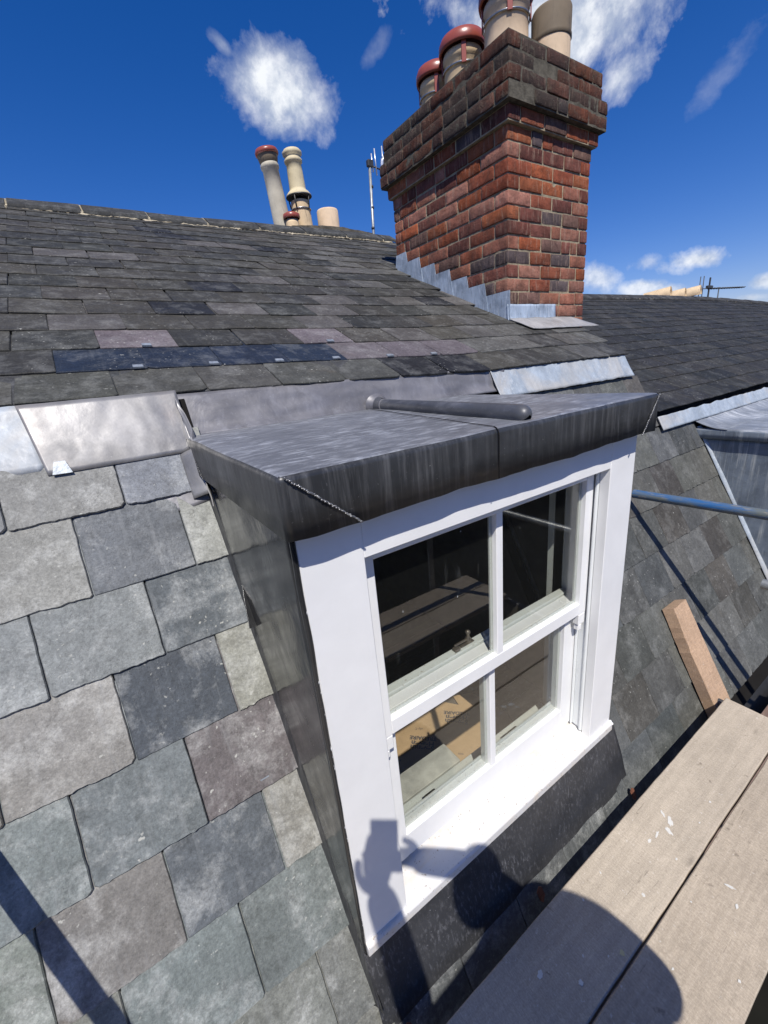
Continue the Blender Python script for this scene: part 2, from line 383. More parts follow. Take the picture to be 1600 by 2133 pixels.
M_BOARD2 = wood_mat('scaffold_board_wood_worn', (.44, .375, .295), (.355, .298, .228), 'X', 1.3)
M_TIMBER = wood_mat('sawn_timber', (.50, .36, .25), (.37, .24, .15), 'Y', 1.2, .6)
M_FLOOR = wood_mat('old_floor', (.20, .17, .14), (.12, .10, .08), 'X')

def brick_mat(name, soot):
    m, t, b = mat(name); v = coords(t)
    base = tone(t)
    c = mix(t, 1.0, base, noi(t, v, 9, 6, .65, .5, .3, .7, .6, 1.35), 'MULTIPLY')
    c = mix(t, noi(t, v, 30, 6, .7, .6, .5, .66, 0, .55), c, mix(t, 1.0, base, (.42, .36, .36), 'MULTIPLY'))
    vs = coords(t, (5, 5, .8)); c = mix(t, noi(t, vs, 11, 5, .6, .2, .54, .70, 0, .45), c, (.42, .30, .22))
    c = mix(t, noi(t, v, 60, 5, .7, .3, .60, .68, 0, .55), c, (.035, .028, .025))
    if not soot: c = mix(t, noi(t, coords(t, (1, 1, .6), False), 3.2, 8, .7, .4, .50, .72, 0, .65), c, (.055, .038, .030))
    if soot:
        c = mix(t, noi(t, coords(t, rndoff=False), 5, 7, .65, .4, .36, .62, .25, soot), c, (.045, .038, .032))
        c = mix(t, noi(t, coords(t, rndoff=False), 16, 7, .7, .4, .56, .66, 0, .5), c, (.16, .155, .11))
        c = mix(t, noi(t, coords(t, rndoff=False), 9, 5, .7, .4, .70, .74, 0, .6), c, (.42, .24, .03))
    c = mix(t, noi(t, v, 160, 2, .5, 0, .72, .77, 0, .6), c, (.55, .48, .40))
    t.links.new(c, b.inputs['Base Color']); b.inputs['Roughness'].default_value = .88; b.inputs['Specular IOR Level'].default_value = .2
    h1 = bump(t, b, noi(t, v, 34, 9, .72, .6), 1.0, .009)
    bump(t, b, noi(t, v, 130, 5, .7), .7, .003, h1)
    return m
M_BRICK = brick_mat('red_brick', 0); M_BRICK_SOOT = brick_mat('sooty_brick', .72)
M_MORTAR = flat_mat('sand_mortar', (.34, .285, .195), .95, .1, .35, 22, 90, .8, bd=.006)
M_MORTAR_D = flat_mat('dark_mortar', (.105, .095, .075), .95, .1, .5, 18, 90, .8, bd=.006)
M_BUFF = None
def clay_mat(name, col, stain=(.10, .085, .07), amt=.6, rough=.75):
    m, t, b = mat(name); v = coords(t, rndoff=False)
    c = mix(t, 1.0, col, noi(t, v, 5, 6, .6, .4, .3, .7, .82, 1.15), 'MULTIPLY')
    c = mix(t, noi(t, coords(t, (6, 6, 1), False), 5, 7, .68, .5, .55, .70, 0, amt), c, stain)
    c = mix(t, noi(t, v, 55, 4, .6, 0, .68, .73, 0, .6), c, tuple(x*.35 for x in col))
    t.links.new(c, b.inputs['Base Color']); b.inputs['Roughness'].default_value = rough; b.inputs['Specular IOR Level'].default_value = .3
    bump(t, b, noi(t, v, 40, 6, .6), .35, .003)
    return m
M_BUFF = clay_mat('buff_clay', (.62, .47, .29)); M_BUFF_P = clay_mat('buff_clay_pale', (.66, .50, .34), amt=.15)
M_GREYPOT = clay_mat('grey_buff_clay', (.46, .42, .33), (.20, .19, .17), .5)
M_BROWN = clay_mat('weathered_brown_clay', (.16, .125, .085), (.06, .05, .04), .6)
M_TERRA = flat_mat('terracotta_cap', (.27, .065, .045), .32, .5, .15, 8, 60, .1)
M_STEEL = flat_mat('steel_band', (.42, .43, .44), .3, .5, .2, 30, 80, .1, .9)
M_BLACKM = flat_mat('dark_metal', (.035, .035, .035), .5, .5, .2)
M_RIDGE = slate_mat('ridge_tile_clay', .5, .25, .8)
M_TORCH = flat_mat('ridge_mortar', (.34, .30, .22), .95, .1, .75, 14, 60, 1.0, bd=.02)
M_DARK = flat_mat('dark_underlay', (.012, .011, .010), .9, .1)
M_COPPER = flat_mat('copper_clip', (.20, .085, .055), .5, .4, .4, 60, 150, .3, .3)
M_TINGLE = flat_mat('lead_tingle', (.26, .29, .32), .42, .5, .3, 60, 120, .3, .3)
M_BRASS = flat_mat('aged_brass', (.36, .29, .17), .3, .5, .3, 60, 100, .1, .9)
M_CARD = flat_mat('brown_cardboard', (.50, .34, .19), .85, .2, .1, 9, 40, .2)
M_INK = flat_mat('grey_ink', (.07, .07, .08), .8, .2, .1)
M_PLASTER = flat_mat('dusty_board', (.44, .43, .38), .9, .15, .35, 9, 60, .5)
M_ROOM = flat_mat('room_lining', (.07, .062, .052), .95, .1, .4, 5, 30, .5)
M_WALL = flat_mat('rendered_wall', (.30, .20, .15), .9, .2, .3, 6, 40, .5)
M_GALV = flat_mat('galvanised_tube', (.33, .34, .33), .45, .5, .3, 14, 80, .3, .55)
M_GALVD = flat_mat('weathered_tube', (.085, .085, .085), .5, .5, .4, 14, 80, .3, .4)
M_SPLASH = flat_mat('dried_paint', (.56, .55, .51), .7, .3, .1)
M_YELLOW = flat_mat('dried_yellow_paint', (.50, .44, .24), .7, .3, .15)
def bluetube():
    m, t, b = mat('blue_painted_tube'); v = coords(t, (5, 1.0, 5), False)
    c = mix(t, noi(t, v, 3.0, 7, .65, .3, .50, .66), (.135, .155, .15), (.03, .12, .30))
    c = mix(t, noi(t, v, 16, 5, .6, .2, .56, .66, 0, .6), c, (.30, .27, .21))
    t.links.new(c, b.inputs['Base Color']); b.inputs['Roughness'].default_value = .42; b.inputs['Metallic'].default_value = .15
    bump(t, b, noi(t, coords(t, (1, 1, 1), False), 60, 5, .6), .25, .001); return m
M_BLUET = bluetube()
def glass_mat():
    m = bpy.data.materials.new('window_glass'); m.use_nodes = True; t = m.node_tree; t.nodes.clear()
    o = N(t, 'ShaderNodeOutputMaterial'); tr = N(t, 'ShaderNodeBsdfTransparent'); gl = N(t, 'ShaderNodeBsdfGlossy'); df = N(t, 'ShaderNodeBsdfDiffuse')
    ge = N(t, 'ShaderNodeNewGeometry'); dt = N(t, 'ShaderNodeVectorMath', operation='DOT_PRODUCT')
    t.links.new(ge.outputs['Normal'], dt.inputs[0]); t.links.new(ge.outputs['Incoming'], dt.inputs[1])
    ca = mathn(t, 'ABSOLUTE', dt.outputs['Value'])
    fz_ = mathn(t, 'MULTIPLY_ADD', mathn(t, 'POWER', mathn(t, 'SUBTRACT', 1.0, ca), 5.0), .955, .045)
    tr.inputs['Color'].default_value = (.935, .945, .935, 1); gl.inputs['Roughness'].default_value = .004
    fb = mathn(t, 'MULTIPLY', fz_, 1.4, clamp=True)
    ms = N(t, 'ShaderNodeMixShader'); t.links.new(fb, ms.inputs[0]); t.links.new(tr.outputs[0], ms.inputs[1]); t.links.new(gl.outputs[0], ms.inputs[2])
    v = coords(t, (5, 5, .9), False)                                  # smears and dust left on the pane
    sm = mathn(t, 'MULTIPLY', noi(t, v, 7, 8, .7, .2, .60, .80, 0, .05), 1.0)
    sp = noi(t, coords(t, (1, 1, .5), False), 60, 2, .5, 0, .75, .78, 0, .5)
    d2 = mathn(t, 'ADD', mathn(t, 'MAXIMUM', sm, sp), .004)
    df.inputs['Color'].default_value = (.6, .62, .6, 1)
    m2 = N(t, 'ShaderNodeMixShader'); t.links.new(d2, m2.inputs[0]); t.links.new(ms.outputs[0], m2.inputs[1]); t.links.new(df.outputs[0], m2.inputs[2])
    t.links.new(m2.outputs[0], o.inputs[0])
    bn = N(t, 'ShaderNodeBump'); bn.inputs['Strength'].default_value = .06; bn.inputs['Distance'].default_value = .004
    t.links.new(noi(t, coords(t, (1, 1, 1), False), 3.5, 2, .5), bn.inputs['Height']); t.links.new(bn.outputs[0], gl.inputs['Normal'])
    return m
M_GLASS = glass_mat()

# ---------------------------------------------------------------- slate builder
class Frame:
    """u along X, v up the slope, n out of the roof; warp(u) shifts the whole line in the plane"""
    def __init__(s, Y0, Z0, ang, warp=None, zw=None):
        s.o = Vector((0, Y0, Z0)); s.V = Vector((0, math.cos(ang), math.sin(ang))); s.Nn = Vector((0, -math.sin(ang), math.cos(ang))); s.warp = warp; s.zw = zw
    def P(s, u, v, n=0.0):
        p = s.o + s.V*(v + (s.warp(u) if s.warp else 0)) + s.Nn*n; p.x = u
        if s.zw: p.z += s.zw(u)
        return p
def slate(mb, fr, u0, u1, vb, vt, h0, tilt, th=.007, tn=None, rough=.0016, chip=None, skew=0.0, nseg=9):
    mb.new(tn)
    g = rnd.uniform(0, 100); tw = rnd.uniform(-.0012, .0012)
    chip = chip if chip is not None else (rnd.choice([0, 0, .006, .012]), rnd.choice([0, 0, .006, .012]))
    pts = []
    for i in range(nseg+1):
        k = i/nseg; u = u0 + (u1-u0)*k
        v = vb + skew*(k-.5) + rough*2.0*nz1(u*30+g, g, 0) + rough*1.3*nz1(u*110+g, g, 3) + rough*.9*nz1(u*330+g, g, 3)
        if i == 0: pts.append((u0+rough*nz1(g, 1, 1), v+chip[0])); pts.append((u0+chip[0]*.9+.0004, v+chip[0]*.12)); continue
        if i == nseg: pts.append((u1-chip[1]*.9-.0004, v+chip[1]*.12)); pts.append((u1, v+chip[1])); continue
        pts.append((u, v))
    m = 5 if nseg < 20 else 16
    for j in range(1, m): pts.append((u1 + rough*(1.0*nz1(j*3.1/m*5+g, g, 7)+.7*nz1(j*2.3+g, 3, g)), vb+(vt-vb)*j/m))
    pts.append((u1, vt)); pts.append((u0, vt))
    for j in range(m-1, 0, -1): pts.append((u0 + rough*(1.0*nz1(j*2.7/m*5+g, g, 9)+.7*nz1(j*2.1+g, 5, g)), vb+(vt-vb)*j/m))
    cu, cv = (u0+u1)/2, (vb+vt)/2
    def H(u, v): return h0 - tilt*(v-vb) + tw*(u-cu)/(u1-u0)*4
    lo = []; mid = []; top = []
    for (u, v) in pts:
        du, dv = cu-u, cv-v; L = math.hypot(du, dv); q = .0022
        iu = u + math.copysign(min(q, abs(du)), du); iv = v + math.copysign(min(q, abs(dv)), dv)
        h = H(u, v)
        lo.append(mb.vert(fr.P(u, v, h))); mid.append(mb.vert(fr.P(u, v, h+th*.62))); top.append(mb.vert(fr.P(iu, iv, h+th)))
    n = len(pts)
    for i in range(n):
        j = (i+1) % n
        mb.face([lo[i], lo[j], mid[j], mid[i]]); mb.face([mid[i], mid[j], top[j], top[i]])
    mb.face(top); mb.face(lo[::-1])
def jit(c, a=.12):
    k = 1+rnd.uniform(-a, a); return (c[0]*k*(1+rnd.uniform(-.03, .03)), c[1]*k, c[2]*k*(1+rnd.uniform(-.03, .03)))

# ================================================================ GROUND
g = MB(); g.box(-400, 400, -400, 400, -9.2, -9.0)
M_GROUND = flat_mat('garden_ground', (.010, .010, .008), .95, .1, .5, .3, 4, .3)
tag(g.build('ground', M_GROUND), kind='structure')

# ================================================================ THE HOUSE: lower slope
house = empty('terraced_house', (1.2, 1.0, -9.0))
tag(house, 'terraced house whose steep and shallow grey slate slopes surround the white dormer window', 'house')
def hb(mb, name, mats, parent=house, **k):
    o = mb.build(name, mats, None, **k); o.parent = parent
    p = parent; off = Vector((0, 0, 0))
    while p is not None: off += p.location; p = p.parent
    o.location = -off
    return o
MA = R(62.0)
FM = Frame(1.133, -.927, MA)
GA = .2355                                       # slate gauge measured up the slope
def vz(z): return (z + .927)/math.sin(MA)         # slope coordinate of a height
XL, XR = .229, 1.470                              # faces of the dormer cheeks
LG = (.188, .192, .184); LG2 = (.205, .205, .192); GR = (.145, .156, .153); GR2 = (.165, .175, .170); DB = (.085, .098, .125); DB2 = (.062, .072, .098)
PU = (.125, .105, .105); BR = (.175, .170, .150); SG = (.135, .155, .160)
rows_left = {                                     # bottom v, joints, tones (left part, read off the roof)
 0: (vz(-.318), [-1.40, -1.125, -.850, -.565, -.287, -.008, .185], [LG, LG, BR, GR, LG, (.20, .198, .178), (.185, .192, .210)]),
 1: (vz(-.523), [-1.55, -1.27, -.985, -.705, -.425, -.146, .126, .262], [LG, GR, LG, BR, GR, (.225, .228, .212), (.112, .122, .130), (.245, .245, .215)]),
 2: (vz(-.718), [-1.40, -1.125, -.850, -.570, -.292, -.021, .262], [GR, LG, LG, BR, (.192, .202, .193), (.172, .184, .180), (.088, .098, .106)]),
 3: (vz(-.928), [-1.55, -1.27, -.985, -.705, -.430, -.156, .115, .262], [LG, LG, GR, LG, BR, (.222, .216, .194), (.062, .070, .080), (.225, .225, .195)]),
 4: (vz(-1.135), [-1.40, -1.14, -.865, -.585, -.308, -.040, .262], [GR, LG, BR, LG, (.148, .164, .160), (.136, .148, .147), (.122, .108, .108)]),
 5: (vz(-1.335), [-1.55, -1.27, -.985, -.705, -.427, -.158, .108, .262], [LG, GR, LG, LG, (.165, .18, .16), (.155, .15, .135), (.090, .102, .110), (.185, .18, .16)]),
 6: (vz(-1.545), [-1.40, -1.14, -.865, -.585, -.312, -.030, .262], [LG, BR, GR, LG, (.165, .17, .15), (.150, .168, .162), (.134, .148, .143)]),
 7: (vz(-1.745), [-1.55, -1.27, -.985, -.705, -.430, -.160, .116, .262], [GR, LG, BR, LG, (.15, .165, .155), (.15, .17, .165), (.155, .165, .15), (.14, .145, .13)]),
 8: (vz(-1.950), [-1.40, -1.14, -.865, -.585, -.312, -.030, .262], [LG, BR, GR, LG, LG, GR, BR]),
}
ms = MB()
for r, (vb, J, T) in rows_left.items():
    while J[0] > -2.75: J = [J[0]-.277] + J; T = [T[0], rnd.choice([LG, LG2, GR, GR2, BR, (.115, .124, .132)])] + T[1:]
    for i in range(len(J)-1):
        if i+1 >= len(T): break
        u0, u1 = J[i]+.0015, J[i+1]-.0015
        dark = T[i+1][0] < .12 and T[i+1][1] > T[i+1][0]
        ch = (.002, .002) if dark else (rnd.choice([.002, .004, .007]), rnd.choice([.003, .006, .010]))
        vt = min(vb + GA*1.93, vz(-.03))
        if r == 0: vt = vz(-.06)
        slate(ms, FM, u0, u1, vb, vt, .018, .032, .0095 if not dark else .006, jit(T[i+1], .04), .0008 if dark else .0017, ch, rnd.uniform(-.003, .003), 30)
lower = hb(ms, 'lower_slope_slates', M_SLATE); tag(lower, 'steep lower slope left of the dormer: big pale grey, blue and purple slates')
ms = MB()
# right of the dormer, between it and the next one
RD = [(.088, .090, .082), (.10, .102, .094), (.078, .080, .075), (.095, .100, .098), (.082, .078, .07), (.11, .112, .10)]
def right_row(vb, off, x0, x1, tint=1.0, vtmax=None):
    k = math.floor((x0-off)/.272); J = [x0]
    while True:
        k += 1; x = off + k*.272 + rnd.uniform(-.006, .006)
        if x <= x0+.05: continue
        if x >= x1-.05: break
        J.append(x)
    J.append(x1)
    for i in range(len(J)-1):
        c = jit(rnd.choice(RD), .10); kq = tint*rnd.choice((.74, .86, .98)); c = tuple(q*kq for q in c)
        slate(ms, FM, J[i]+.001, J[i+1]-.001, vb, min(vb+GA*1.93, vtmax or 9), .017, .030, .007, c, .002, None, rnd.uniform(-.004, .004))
zs = [-.318, -.523, -.728, -.934, -1.140, -1.345, -1.550, -1.745, -1.950]
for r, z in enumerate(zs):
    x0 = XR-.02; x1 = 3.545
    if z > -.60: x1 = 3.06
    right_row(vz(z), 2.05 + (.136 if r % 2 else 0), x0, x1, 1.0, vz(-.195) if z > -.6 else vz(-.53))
for r, z in enumerate(zs[2:]):
    pass
# hide-behind board of the slope (sarking) so the joints are dark
sk = MB()
def slab(x0, x1, z0, z1, n0, n1):
    a = [FM.P(x, vz(z), n) for n in (n0, n1) for (x, z) in ((x0, z0), (x1, z0), (x1, z1), (x0, z1))]
    i = [sk.vert(p) for p in a]
    for q in ((0, 3, 2, 1), (4, 5, 6, 7), (0, 1, 5, 4), (1, 2, 6, 5), (2, 3, 7, 6), (3, 0, 4, 7)): sk.face([i[k] for k in q])
slab(-3.0, XL+.02, -2.05, -.02, -.06, -.004); slab(XR-.02, 3.03, -2.05, -.02, -.06, -.004); slab(3.03, 3.60, -2.05, -.52, -.06, -.004)
slab(XL+.02, XR-.02, -2.05, -1.50, -.06, -.004)
hb(sk, 'sarking', M_DARK)
lower = hb(ms, 'lower_slope_slates', M_SLATE)
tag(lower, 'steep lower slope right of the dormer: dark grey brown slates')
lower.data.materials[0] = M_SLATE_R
# slates below the apron
ma = MB()
for r, z in ((0, -1.955),):
    x = XL+.02
    while x < XR: 
        slate(ma, FM, x, x+.27, vz(z), vz(-1.80), .010, .02, .007, jit((.085, .09, .09), .1)); x += .272
hb(ma, 'eaves_slates', M_SLATE)
# wall and gutter under the eaves
wl = MB(); wl.box(-3.0, 3.6, .62, .90, -9.0, -2.02)
hb(wl, 'wall', M_WALL)
gt = MB(); gt.smooth = True
gt.grid(lambda u, v: (-3.0+6.6*u, .53+.06*math.cos(math.pi*v), -2.09-.06*math.sin(math.pi*v)), 2, 12, (0, 0, .004))
hb(gt, 'gutter', M_BLACKM)

# ---------------------------------------------------------------- upper slope
UA = R(25.5)
def uw(x):
    if x < 1.5: return (1.5-x)*.068
    return 0.0
FU = Frame(1.418, -.055, UA, uw)
GU = .1925
us = MB()
UP = [(.035, .035, .032), (.041, .040, .037), (.031, .031, .029), (.045, .043, .037), (.038, .038, .034), (.051, .048, .041)]
BLU = (.016, .024, .042); PUR = (.105, .092, .098); DK = (.018, .019, .022)
def uproof():
    nrow = 17
    for r in range(nrow):
        vb = r*GU; base = .075 if r % 2 == 0 else -.065
        J = []; x = base - .25*12
        while x < 3.3:
            J.append(x); x += .2485
        yv = 1.418 + vb*math.cos(UA)
        # verge line: eave end 2.75, widening behind the chimney
        xe = 2.755 + max(0, (yv-1.42))*.42
        xe = min(xe, 3.22)
        for i in range(len(J)-1):
            u0, u1 = J[i]+rnd.uniform(-.004, .004), J[i+1]+rnd.uniform(-.004, .004)
            if u0 > xe-.03: continue
            u1 = min(u1, xe)
            mid = (u0+u1)/2
            yc = yv+.1
            if yc > 2.02 and yc < 3.12 and mid > 2.36 and mid < 3.2: continue      # chimney stands here
            if u0 < 2.35 and u1 > 2.35 and 1.96 < yc < 3.2: u1 = 2.352
            if u0 < 2.35 and u1 <= 2.352 and u1-u0 < .03: continue
            if vb+uw(mid) > 3.22: continue
            t = jit(rnd.choice(UP), .14)
            if rnd.random() < .05: t = (.075, .07, .066)
            if rnd.random() < .03: t = DK
            if r == 1 and -.10 < mid < .88: t = jit(BLU, .08)
            elif r == 1 and .88 < mid < 1.62: t = jit(PUR, .08)
            elif r == 2 and (.05 < mid < .33 or .78 < mid < 1.04): t = jit((.125, .105, .115), .06)
            elif r == 0 and 1.02 < mid < 1.62: t = jit(DK, .1)
            elif r == 0 and mid < 1.0: t = jit((.062, .062, .055), .1)
            elif r == 12 and 1.2 < mid < 1.5: t = (.012, .013, .016)
            elif mid > 1.7 and rnd.random() < .35: t = jit((.075, .072, .066), .1)
            slate(us, FU, u0+.001, u1-.001, vb, min(vb+GU*1.9, 3.31-uw(mid)), .018, .032, .0062, t, .0018, None, rnd.uniform(-.006, .006), 8)
uproof()
upper = hb(us, 'upper_slope_slates', M_SLATE_UP)
ec = MB()
x = -2.9
while x < 2.72:
    slate(ec, FU, x+.001, min(x+.2475, 2.75), .004, .24, .012, .004, .006, jit((.045, .046, .046), .1), .0018, (0, 0)); x += .2485
hb(ec, 'eaves_course', M_SLATE_UP)
tag(upper, 'shallow upper slope of dark slates with four blue ones near the eaves')
ud = MB()
a = [FU.P(x, v, n) for n in (-.05, .004) for (x, v) in ((-3, .02), (2.70, .02), (3.15, 3.28), (-3, 3.28))]
i_ = [ud.vert(p) for p in a]
for q in ((0, 3, 2, 1), (4, 5, 6, 7), (0, 1, 5, 4), (1, 2, 6, 5), (2, 3, 7, 6), (3, 0, 4, 7)): ud.face([i_[k] for k in q])
# added dark panel hiding sky behind the upstand; party wall edge under the verge
ud.box(-.3, 2.70, 1.66, 1.70, -.30, .035)
ud.poly([(3.02, 1.78, -.04), (3.02, 1.72, -.60), (3.02, 4.4, -.60), (3.02, 4.4, 1.2)], (.30, 0, 0))
hb(ud, 'roof_underlay', M_DARK)
# rear slope so the ridge has a back
rb = MB(); rb.poly([(-3, 4.46, 1.40), (3.2, 4.46, 1.40), (3.2, 7.6, -.10), (-3, 7.6, -.10)], (0, 0, .05))
hb(rb, 'rear_slope', M_SLATE_NB)
# ridge tiles
def ridge_tile(x0, x1, ya, za, w=.150, drop=.088, name='ridge_tile', parent=house, k=0.0, tn=(.042, .043, .042)):
    b = MB(); b.new(tn)
    dz = rnd.uniform(-.004, .004)
    prof = [(-w, -drop), (-w*.98, -drop+.014), (-.028, -.004), (0, .006), (.028, -.004), (w*.98, -drop+.014), (w, -drop)]
    b.grid(lambda u, v: (x0+(x1-x0)*u, ya(x0+(x1-x0)*u)+prof[min(6, int(round(v*6)))][0], za(x0+(x1-x0)*u)+dz+prof[min(6, int(round(v*6)))][1]+.0015*nz1(u*5, v*3, x0)), 6, 6, (0, 0, -.012), False)
    return hb(b, name, M_RIDGE, parent)
ry = lambda x: 4.43 + max(0, 1.5-x)*.045
def rz_(x): return 1.445 + max(0, 1.5-x)*.014 + .006*nz1(x*1.3, 0, 0)
jx = -.175-.46*6
rm = MB()
while jx < 3.1:
    x1 = min(jx+.452, 3.20)
    ridge_tile(jx+.004, x1-.004, ry, rz_)
    rm.new(); xj = x1
    rm.grid(lambda u, v: (xj-.009+.018*u, ry(xj)+(-.15+.30*v), rz_(xj)+.004-abs(-.15+.30*v)*.6-.001*math.sin(u*9)), 2, 10, (0, 0, -.02), False)
    jx += .4585
# ragged bedding mortar under the front edge of the ridge
def bed(u, v):
    x = -3+6.15*u; o = .028*nz1(x*9, v, 2)+.020*nz1(x*31, v, 5)
    return (x, ry(x)-.168+.045*v+o*.5*(1-v), rz_(x)-.106+.030*v-abs(o)*.7)
rm.grid(bed, 420, 3, (0, .02, -.035), False)
hb(rm, 'ridge_mortar', M_TORCH)

# ================================================================ LEAD FLASHINGS on the house
def strip_on(frame_a, x0, x1, z0, z1, n, wr, nu, nv=10, ph=0.0, th=-.003, bev=0.0, curl=0.0, skewx=0.0, push=.0):
    """sheet of lead lying on the steep slope, with folds"""
    def f(u, v):
        x = x0+(x1-x0)*u + skewx*v; z = z0+(z1-z0)*v
        fold = wr*(nz1(x*11+ph, z*2, ph) + .5*nz1(x*29+ph, z*5, ph+4)) + curl*(1-v)**3
        zz = z + .004*nz1(x*16+ph, ph, 8)*(1-v) + (.012*nz1(x*7+ph, ph, 3))*v
        return frame_a.P(x, vz(zz), n+fold+push*v*v)
    b = MB(); b.grid(f, nu, nv, FM.Nn*th); return b
b = strip_on(FM, -2.98, -.165, -.184, -.006, .022, .0016, 120, ph=2.0, push=0.0); o = hb(b, 'flashing', M_LEAD_WHITE)
tag(o, 'pale bluish white weathered lead flashing at the far left')
def newlead(u, v):
    x = -.20+.425*u + .03*(1-v)*(1-u); z = -.200+.196*v
    if u > .93: z += (u-.93)/.07*.012*(1-v)
    fold = .0022*nz1(x*8, z*10, 1)+.0012*nz1(x*26, z*20, 2)
    return FM.P(x, vz(z), .027+fold)
b = MB(); b.grid(newlead, 50, 14, FM.Nn*-.003); o = hb(b, 'flashing', M_LEAD_NEW)
tag(o, 'new pinkish grey lead flashing left of the dormer roof')
# dark wrap from the flashing round to the dormer roof corner, and its upstand
def wrap(u, v):
    a = u
    p0 = FM.P(.215, vz(-.040-.16*v), .045); p1 = Vector((.214, 1.43-.11*v, -.135-.205*v))
    mid = Vector((.245, 1.50-.06*v, -.12-.17*v))
    return p0*(1-a)**2 + mid*2*a*(1-a) + p1*a*a + Vector((.006*nz1(u*3, v*4, 2), 0, 0))
b = MB(); b.grid(wrap, 14, 16, (-.003, 0, 0)); o = hb(b, 'flashing', M_LEAD_NEW); tag(o, 'folded lead corner between flashing and dormer roof')
def soak(u, v):
    x = .015+.235*u; z = -.345+.04*v - .018*math.sin(math.pi*min(1, u*1.0))*(1-v)
    return FM.P(x, vz(z), .016+.012*u*u)
b = MB(); b.grid(soak, 20, 5, FM.Nn*-.003); hb(b, 'flashing', M_LEAD_UP)
def tail(u, v):                                    # rounded gutter of lead turning down at the roof corner
    x = .176+.062*u; z = -.205-.135*v
    return FM.P(x, vz(z), .030+.045*math.sin(u*1.7)*(1-.35*v)-.004*v)
b = MB(); b.grid(tail, 12, 12, FM.Nn*-.003); hb(b, 'flashing', M_LEAD_NEW)
def upst(u, v):
    x = .20+1.60*u; y0 = 1.555-.02*u; y1 = 1.58-.080*u
    zt = -.004-.030*u
    p = Vector((x, y0+(y1+.065-y0)*v*.9, -.150+(zt+.150)*v))
    p.y -= .016*math.exp(-((v-.0)/.12)**2); p.z += .003*nz1(x*6, v*3, 4); p.y += .006*nz1(x*5, v*4, 9)
    return p
b = MB(); b.grid(upst, 70, 12, (0, .004, 0)); o = hb(b, 'flashing', M_LEAD_UP); tag(o, 'dark grey lead upstand along the back of the dormer roof')
b = strip_on(FM, 1.70, 2.985, -.200, -.056, .036, .0085, 150, ph=7.0, curl=.008); o = hb(b, 'flashing', M_LEAD_WHITE)
tag(o, 'bright wrinkled lead flashing right of the dormer under the eaves')
# small lead tingles holding replacement slates
def tingle(fr, u, v, w=.020, l=.022, n=.030, big=False):
    b = MB(); rr = rnd.uniform(-.06, .06)
    k = .55 if big else .92
    b.poly([fr.P(u-w, v-.003, n), fr.P(u+w, v-.003+rr*w, n), fr.P(u+w*k, v+l, n+.001), fr.P(u-w*k, v+l, n+.001)], fr.Nn*.006)
    o = hb(b, 'tingle', M_TINGLE); return o
for (u, r) in ((.14, 1), (.38, 1), (.62, 1), (.86, 1), (.20, 2), (.93, 2), (1.12, 1), (1.36, 1)):
    tingle(FU, u, GU*r, .016, .014, .030)
for o_ in (tingle(FM, -.135, vz(-.200), .024, .034, .034, True), tingle(FM, .126, vz(-1.128), .014, .020, .026)): o_['low'] = 1
# copper clips along the cheek and the apron
def clip(p, du, dv, fr=FM, n=.03):
    b = MB(); u, v = p
    b.poly([fr.P(u-du*.8, v, n), fr.P(u-du*.2, v-dv*.25, n+.002), fr.P(u+du, v+dv*.1, n), fr.P(u+du*.8, v+dv*.8, n+.001), fr.P(u+du*.1, v+dv, n+.002), fr.P(u-du, v+dv*.7, n)], fr.Nn*.003)
    return hb(b, 'clip', M_COPPER)
clip((1.505, vz(-1.885)), .014, .042, n=.050); clip((.875, vz(-1.875)), .015, .042, n=.050); clip((.285, vz(-1.86)), .016, .045, n=.050)
clip((.228, vz(-.675)), .006, .042, n=.020); clip((.226, vz(-1.055)), .007, .048, n=.022); clip((.226, vz(-1.44)), .008, .048, n=.022)
for o in bpy.data.objects:
    if o.name.split('.')[0] == 'clip': pass

# ================================================================ DORMER WINDOW
dorm = empty('dormer_window', (.85, .70, -1.5))
tag(dorm, 'white painted sash dormer window with lead flat roof and lead cheeks standing in the steep slate slope', 'dormer window')
def db(mb, name, mats, parent=dorm, **k): return hb(mb, name, mats, parent, **k)
